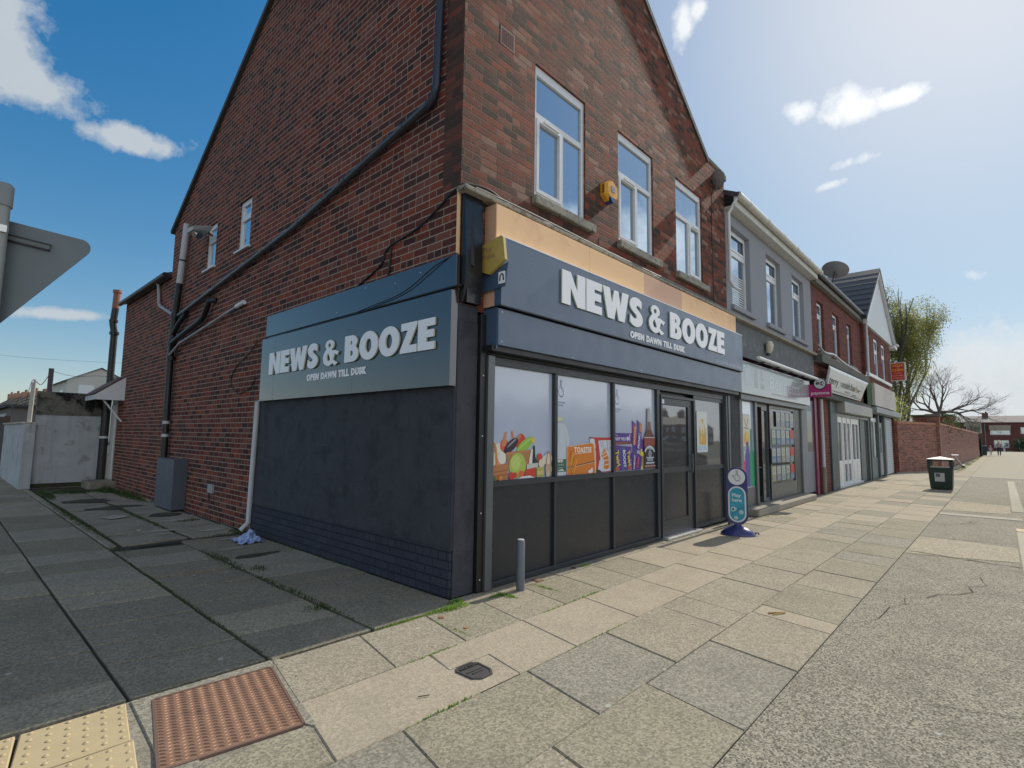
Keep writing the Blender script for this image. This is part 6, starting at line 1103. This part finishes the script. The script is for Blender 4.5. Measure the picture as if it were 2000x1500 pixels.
for (x, y, lab, col) in ((80, -2.3, 'dark wheelie bin at the far end of the brick wall', (.02, .04, .05)), (88, -2.15, 'pale grey wheelie bin beyond the brick wall end', (.30, .34, .36))):
    t = thing('wheelie_bin', lab, 'wheelie bin', (x, y, 0), 'wheelie bins at the end of the brick wall'); m_ = MB(); a0, a1 = .26, .32; m_.add([(x - a0, y - a0, .05), (x + a0, y - a0, .05), (x + a0, y + a0, .05), (x - a0, y + a0, .05), (x - a1, y - a1, 1.05), (x + a1, y - a1, 1.05), (x + a1, y + a1, 1.05), (x - a1, y + a1, 1.05)], [(0, 1, 2, 3), (4, 5, 6, 7), (0, 1, 5, 4), (1, 2, 6, 5), (2, 3, 7, 6), (3, 0, 4, 7)]); m_.build('bin_body', flat(col, .5), t); m_ = MB(); m_.box(x - .34, x + .34, y - .34, y + .34, 1.05, 1.12, 0, .02); m_.build('lid', flat(tuple(c * .8 for c in col), .5), t)
t = thing('gate_post', 'dark fence end between brick wall and wheelie bins', 'fence', (75, -2.1, 0)); m_ = MB(); m_.box(74, 78.5, -2.2, -2.1, 0, 1.9); [m_.box(74 + 1.1 * k, 74.12 + 1.1 * k, -2.24, -2.06, 0, 2.0) for k in range(5)]; m_.build('fence_panel', flat((.05, .07, .06), .8), t)
t = thing('hedge', 'dark green hedge in front of the far houses', 'hedge', (126, -7.3, 0)); m_ = MB(); random.seed(41)
for k in range(60): leaves(m_, (126 + random.uniform(-1, 1), -7.0 + random.uniform(-1.2, 1.2), random.uniform(.3, 2.0)), .7, 14, .16)
m_.build('foliage', mIvy, t)
# leaning bike part / discarded frame at the wall foot
t = thing('discarded_scooter', 'discarded grey kick scooter leaning at the foot of the long wall', 'scooter', (38.3, -2.0, 0)); m_ = MB(); m_.tube([(36.1, -1.85, .72), (38.2, -2.05, .12)], .035, 6); m_.tube([(36.0, -1.7, .76), (36.2, -2.0, .76)], .04, 6); m_.build('stem', mPipeLG, t); m_ = MB(); m_.box(38.0, 39.0, -2.2, -2.0, .08, .13, 0, .01); m_.build('deck', mAnthFr, t)
for x_ in (38.05, 39.0):
    m_ = MB(); m_.tube([(x_, -2.14, .08), (x_, -2.06, .08)], .085, 12); m_.build('wheel', mBlack, t)

# people -----------------------------------------------------------------
def skin(name, joints, edges, mat, parent, sub=1):
    off = Vector(parent['_o']); me = bpy.data.meshes.new(name); me.from_pydata([tuple(Vector(j[0]) - off) for j in joints], edges, []); o = bpy.data.objects.new(name, me); COL.objects.link(o); o.parent = parent
    s = o.modifiers.new('s', 'SKIN'); 
    for i, j in enumerate(joints): sv = me.skin_vertices[0].data[i]; sv.radius = (j[1], j[1]); sv.use_root = (i == 0)
    ss = o.modifiers.new('ss', 'SUBSURF'); ss.levels = sub; ss.render_levels = sub; me.materials.append(mat); s.use_smooth_shade = True; return o
def person(x, y, H_, label, top, legs, hair, hands=(0, 0), bag=None, hatm=None):
    t = thing('person', label, 'person', (x, y, 0)); k = H_ / 1.74; S = lambda a, b_, c: (x + a * k, y + b_ * k, c * k); sk = flat((.42, .24, .17), .6)
    J = [(S(0, 0, .95), .13 * k), (S(0, 0, 1.15), .12 * k), (S(0, 0, 1.38), .13 * k), (S(0, 0, 1.50), .055 * k), (S(.0, 0, 1.58), .08 * k), (S(-.01, 0, 1.68), .085 * k),
         (S(0, .18, 1.40), .055 * k), (S(.02, .25, 1.14), .042 * k), (S(-.02, .30 + hands[0], .92), .032 * k), (S(0, -.18, 1.40), .055 * k), (S(.02, -.25, 1.14), .042 * k), (S(-.02, -.28 - hands[1], .90), .032 * k),
         (S(0, .09, .88), .09 * k), (S(-.03, .10, .48), .06 * k), (S(.02, .10, .07), .04 * k), (S(-.12, .10, .03), .03 * k), (S(0, -.09, .88), .09 * k), (S(.05, -.10, .48), .06 * k), (S(.12, -.10, .07), .04 * k), (S(-.02, -.10, .03), .03 * k)]
    E_ = [(0, 1), (1, 2), (2, 3), (3, 4), (4, 5), (2, 6), (6, 7), (7, 8), (2, 9), (9, 10), (10, 11), (0, 12), (12, 13), (13, 14), (14, 15), (0, 16), (16, 17), (17, 18), (18, 19)]
    skin('body', J, E_, sk, t)
    sel = [0, 1, 2, 6, 7, 9, 10]; mp = {a: i for i, a in enumerate(sel)}; skin('coat', [(J[a][0], J[a][1] * 1.22) for a in sel], [(mp[a], mp[b_]) for a, b_ in E_ if a in mp and b_ in mp], top, t)
    sel = [0, 12, 13, 14, 16, 17, 18]; mp = {a: i for i, a in enumerate(sel)}; skin('trousers', [(J[a][0], J[a][1] * 1.18) for a in sel], [(mp[a], mp[b_]) for a, b_ in E_ if a in mp and b_ in mp], legs, t)
    m_ = MB(); m_.tube([S(.03, 0, 1.52), S(.03, 0, 1.62), S(.015, 0, 1.72), S(0, 0, 1.77)], [.07 * k, .105 * k, .095 * k, .04 * k], 10); m_.build('hair', hair, t); return t
person(82.4, -3.62, 1.74, 'woman with fair hair in a grey top and dark trousers walking', flat((.33, .30, .34), .7), flat((.02, .025, .03), .7), flat((.62, .50, .30), .6), (.05, .05))
person(82.9, -2.86, 1.12, 'small child in pale pink holding the adult hand', flat((.60, .42, .44), .7), flat((.45, .42, .44), .7), flat((.66, .50, .40), .6), (.0, .12))
t = thing('carrier_bag', 'pale carrier bag hanging from the woman\'s hand', 'bag', (82.4, -4.02, .6)); m_ = MB(); m_.box(82.3, 82.5, -4.15, -3.98, .50, .86, 0, .03); m_.build('bag_body', flat((.5, .55, .58)), t); m_ = MB(); m_.tube([(82.38, -4.1, .86), (82.38, -4.02, .96), (82.38, -4.0, .86)], .008, 4); m_.build('handle', flat((.5, .55, .58)), t)

# ------------------------------------------------------------------ side street, left
t = thing('yard_wall', 'white rendered yard wall topped with dark stained blockwork', 'wall', (-.9, 14.6, 0))
mWR = M('dirty_white_render', (.42, .45, .47), .88, 0, .25, 2.5, .8, 30, col2=(.17, .17, .165), cs=2.2, cthr=.55, streak=.5)
m_ = MB(FY(14.5)); m_.box(-1.57, -.22, .12, 1.885, -.2, 0); m_.box(-1.57, -.22, 0, .12, -.2, -.02, 1); m_.build('render', [mWR, mJoint], t)
m_ = MB(FY(14.5)); m_.box(-1.59, -.20, 1.887, 2.50, -.22, .01); m_.build('blockwork', M('black_stained_blocks', (.16, .155, .13), .95, 0, .4, 6, 1.0, 30, col2=(.010, .010, .010), cs=3.4, cthr=.45), t)
m_ = MB(); m_.box(-1.80, -1.58, 14.4, 20.0, 0, 1.65); m_.build('return_render', mWR, t)
m_ = MB(); m_.box(-1.84, -1.55, 14.75, 20.0, 1.652, 1.70, 0, .01); m_.build('coping', mKerb, t)
m_ = MB(); m_.box(-1.42, -1.32, 14.52, 14.62, 2.5, 3.12); tag(m_.build('wall_post', flat((.13, .10, .12), .8)), 'thick dark post standing on the stained yard wall', 'post', 'posts along the yard wall')
for k, (y_, z_) in enumerate(((15.3, 3.0), (15.75, 2.95))): m_ = MB(); m_.tube([(-1.62, y_, 1.6), (-1.60, y_, z_ - .15)], .03, 6); tag(m_.build('wall_post', flat((.45, .42, .38), .7)), ('nearer' if k == 0 else 'farther') + ' of the two thin pale posts behind the white wall', 'post', 'posts along the yard wall')
cable('barbed_wire', 'loose barbed wire coiling above the yard wall', [(-1.37, 14.56, 3.05), (-1.5, 15.0, 2.7), (-1.62, 15.7, 2.85), (-1.62, 17, 2.2), (-1.62, 18.5, 2.5), (-1.62, 20, 2.2), (-1.62, 22, 2.5)], .008, mCable, 4, 'wires over the yard')
cable('barbed_wire', 'thin wire strung from the dark post to the rear wall', [(-1.35, 14.56, 3.05), (-.9, 14.5, 2.95), (-.4, 14.4, 3.0), (0, 13.9, 2.95)], .006, mCable, 4, 'wires over the yard')
cable('overhead_wire', 'overhead line crossing low in the sky behind the yard', [(-6, 30, 5.2), (-1, 30, 4.9), (4, 30, 5.1)], .006, mCable, 4, 'wires over the yard')
t = thing('flue_pipe', 'tall dark flue pipe with a terracotta top rising behind the canopy', 'flue', (-.13, 14.45, 0)); m_ = MB(); m_.tube([(-.15, 14.42, .17), (-.15, 14.42, 2.3)], .10, 12); m_.tube([(-.12, 14.45, 2.3), (-.12, 14.45, 4.25), (-.17, 14.45, 4.5), (-.14, 14.45, 4.95)], .085, 12); m_.tube([(-.12, 14.45, 4.2), (-.12, 14.45, 4.28)], .115, 12); m_.tube([(-.16, 14.45, 4.55), (-.16, 14.45, 4.62)], .105, 12); m_.build('pipe', mPipeB, t)
m_ = MB(); m_.tube([(-.14, 14.45, 4.95), (-.13, 14.45, 5.4)], .085, 12); m_.tube([(-.13, 14.45, 5.4), (-.13, 14.45, 5.48)], .105, 12); m_.build('terracotta_top', flat((.30, .13, .09), .8), t); m_ = MB(); m_.tube([(-.15, 14.42, 1.35), (-.15, 14.42, 1.29)], .107, 12); m_.build('collar', mPipeLG, t)
# back-street houses
def house(name, label, x0, x1, y0, y1, ze, zr, wall, group=None, ch=2, axis='y'):
    t = thing(name, label, 'house', ((x0 + x1) / 2, (y0 + y1) / 2, 0), group); m_ = MB()
    m_.box(x0, x1, y0, y1, 0, ze)
    if axis == 'y': xm = (x0 + x1) / 2; m_.add([(x0, y0, ze), (x1, y0, ze), (xm, y0, zr), (x0, y1, ze), (x1, y1, ze), (xm, y1, zr)], [(0, 1, 2), (3, 4, 5)])
    else: ym = (y0 + y1) / 2; m_.add([(x0, y0, ze), (x0, y1, ze), (x0, ym, zr), (x1, y0, ze), (x1, y1, ze), (x1, ym, zr)], [(0, 1, 2), (3, 4, 5)])
    m_.build('wall', wall, t); m_ = MB()
    if axis == 'y': m_.add([(x0 - .2, y0 - .15, ze - .1), (xm, y0 - .15, zr + .06), (xm, y1, zr + .06), (x0 - .2, y1, ze - .1), (x1 + .2, y0 - .15, ze - .1), (x1 + .2, y1, ze - .1)], [(0, 1, 2, 3), (1, 4, 5, 2)])
    else: m_.add([(x0 - .15, y0 - .2, ze - .1), (x0 - .15, ym, zr + .06), (x1, ym, zr + .06), (x1, y0 - .2, ze - .1), (x0 - .15, y1 + .2, ze - .1), (x1, y1 + .2, ze - .1)], [(0, 1, 2, 3), (1, 4, 5, 2)])
    rf = m_.build('roof', mSlate, t)
    for k in range(ch):
        m_ = MB(); cy = y0 + (y1 - y0) * (k + .5) / ch; cx = (x0 + x1) / 2 - .3; m_.box(cx - .35, cx + .35, cy - .45, cy + .45, ze, zr + .35); [m_.tube([(cx, cy + q, zr + .35), (cx, cy + q, zr + .6)], .11, 6) for q in (-.28, 0, .28)]; m_.build('chimney', flat((.34, .20, .14), .9), t)
    for yy in (y0 + (y1 - y0) * .3, y0 + (y1 - y0) * .7): m_ = MB(FX(x0)); m_.box(-yy - .5, -yy + .5, ze - 1.6, ze - .6, 0, .03); m_.build('window', mUPVC, t)
    m_ = MB(FY(y0)); m_.box(x0 + .6, x0 + 1.4, ze - 1.4, ze - .3, 0, .03); m_.build('window', mUPVC, t)
cream = M('cream_render_wall', (.34, .29, .22), .85, 0, .15, .7)
house('distant_house', 'white gabled house end behind the stained yard wall', 2.2, 5.6, 40, 46, 4.75, 5.6, M('off_white_house_render', (.55, .55, .50), .8, 0, .2, .6), ch=0)
for k in range(5): house('distant_house', ('nearest', 'second', 'third', 'fourth', 'farthest')[k] + ' of the cream backed terrace houses along the alley', .8 + .2 * k, 5, 48 + 9 * k, 54.5 + 9 * k, 3.3 + .25 * k, 4.35 + .3 * k, cream, 'terrace houses along the back alley', 1)
t = thing('garden_fence', 'dark timber gates and fence beyond the white yard wall', 'fence', (-1.7, 26, 0)); m_ = MB(); m_.box(-1.75, -1.68, 20.3, 34, 0, 1.75); [m_.box(-1.80, -1.66, 20.2 + 2.3 * k, 20.36 + 2.3 * k, 0, 1.95) for k in range(7)]; m_.build('fence_panel', flat((.07, .055, .045), .9), t)
t = thing('garage', 'low dark garage with pale door behind the alley fence', 'garage', (-.2, 30, 0)); m_ = MB(); m_.box(-1.2, 1.5, 27, 33, 0, 2.45); m_.build('garage_wall', flat((.16, .15, .14), .9), t); m_ = MB(FX(-1.2)); m_.box(-31.5, -28.5, .1, 2.2, 0, .04); m_.build('garage_door', flat((.42, .45, .46), .6), t); m_ = MB(); m_.box(-1.35, 1.6, 26.8, 33.2, 2.45, 2.56); m_.build('garage_roof', flat((.05, .05, .05), .9), t)
t = thing('tree', 'small bare tree far down the back alley', 'tree', (-2.2, 70, 0)); m_ = MB(); tips = []; random.seed(51); grow(m_, Vector((-2.4, 70, 0)), Vector((0, 0, 1)), 1.8, .2, 0, 4, tips, .1, .6, (3, 4), .7, .15); m_.build('trunk', mBark2, t); m_ = MB(); [leaves(m_, p, .5, 8, .12) for p, dp in tips if dp > 1]; m_.build('crown', mIvy, t)

# ------------------------------------------------------------------ houses and car over the road (seen reflected in the shop glass)
ORD = ('first', 'second', 'third', 'fourth', 'fifth', 'sixth', 'seventh', 'eighth', 'ninth')
for k in range(9):
    x0 = 58 + 10.2 * k
    t = thing('brick_house', ORD[k] + ' brick house of the row far over the road', 'house', (x0 + 5, -62, 0), 'row of houses over the road')
    m_ = MB(); m_.box(x0, x0 + 10, -66, -58, 0, 5.0); m_.build('wall', mBrickFar, t)
    m_ = MB(); m_.add([(x0, -57.8, 5.0), (x0 + 10.1, -57.8, 5.0), (x0 + 10.1, -62, 7.6), (x0, -62, 7.6), (x0 + 10.1, -66.2, 5.0), (x0, -66.2, 5.0)], [(0, 1, 2, 3), (2, 3, 5, 4)]); r_ = m_.build('roof', mSlate, t)
    m_ = MB(); m_.box(x0 + 8.6, x0 + 10.0, -62.8, -61.2, 6.8, 9.0); [m_.tube([(x0 + 9.3, -62.4 + .4 * q, 9.0), (x0 + 9.3, -62.4 + .4 * q, 9.5)], .16, 6) for q in range(3)]; m_.build('chimney', mBrickFar, r_)
    for a in (1.2, 6.2):
        for z_ in (.9, 3.2): m_ = MB(); m_.box(x0 + a, x0 + a + 1.8, -58, -57.93, z_, z_ + 1.3); m_.build('window', mUPVC, t)
CX, CY = 12.6, -6.3
t = thing('parked_car', 'dark hatchback car parked on the road opposite the shop door', 'car', (CX + 2, CY, 0))
prof = [(0, .35), (.02, .78), (.25, .92), (.55, 1.02), (.95, 1.42), (1.35, 1.52), (2.3, 1.52), (2.75, 1.40), (3.35, 1.02), (4.1, .86), (4.3, .62), (4.3, .35)]
def sec(pr, y0, y1, mb, mi=0, k=.0):
    n = len(pr); mb.add([(CX + x, CY + y0 + (k if z > 1.0 else 0), z) for x, z in pr] + [(CX + x, CY + y1 - (k if z > 1.0 else 0), z) for x, z in pr], [list(range(n)), list(range(n, 2 * n))[::-1]] + [(i, (i + 1) % n, n + (i + 1) % n, n + i) for i in range(n)], mi)
mCar = M('dark_car_paint', (.012, .014, .018), .22, .3, .05, coat=1.0)
m_ = MB(); sec(prof, 0, 1.75, m_, 0, .16); b_car = m_.build('body', mCar, t)
m_ = MB()
for ys in (-.002, 1.752):
    kk = .15 if ys < 0 else -.15; m_.add([(CX + .72, CY + ys + kk * .3, 1.05), (CX + 3.2, CY + ys + kk * .3, 1.05), (CX + 2.7, CY + ys + kk, 1.36), (CX + 1.0, CY + ys + kk, 1.40)], [(0, 1, 2, 3)])
m_.build('side_window', mGlassD, b_car)
for nm, q in (('rear_window', [(.53, 1.03), (.92, 1.40)]), ('windscreen', [(3.30, 1.06), (2.78, 1.39)])):
    m_ = MB(); dx = -.012 if nm == 'rear_window' else .012; m_.add([(CX + q[0][0] + dx, CY + .15, q[0][1]), (CX + q[0][0] + dx, CY + 1.6, q[0][1]), (CX + q[1][0] + dx, CY + 1.5, q[1][1]), (CX + q[1][0] + dx, CY + .25, q[1][1])], [(0, 1, 2, 3)]); m_.build(nm, mGlassD, b_car)
for wx in (.8, 3.45):
    for wy in (-.01, 1.58):
        m_ = MB(); m_.tube([(CX + wx, CY + wy, .32), (CX + wx, CY + wy + .18, .32)], .32, 20); o = m_.build('wheel', mBlack, t); m_ = MB(); m_.tube([(CX + wx, CY + wy - .012, .32), (CX + wx, CY + wy + .192, .32)], .19, 12); m_.build('rim', mPipeLG, o)
for wy in (.02, 1.45):
    m_ = MB(); m_.box(CX - .02, CX + .2, CY + wy, CY + wy + .28, .72, .90, 0, .02); m_.build('tail_light', flat((.45, .01, .015), .2), t)
    m_ = MB(); m_.box(CX + 4.12, CX + 4.31, CY + wy, CY + wy + .28, .62, .76, 0, .02); m_.build('headlight', flat((.7, .72, .72), .1), t)
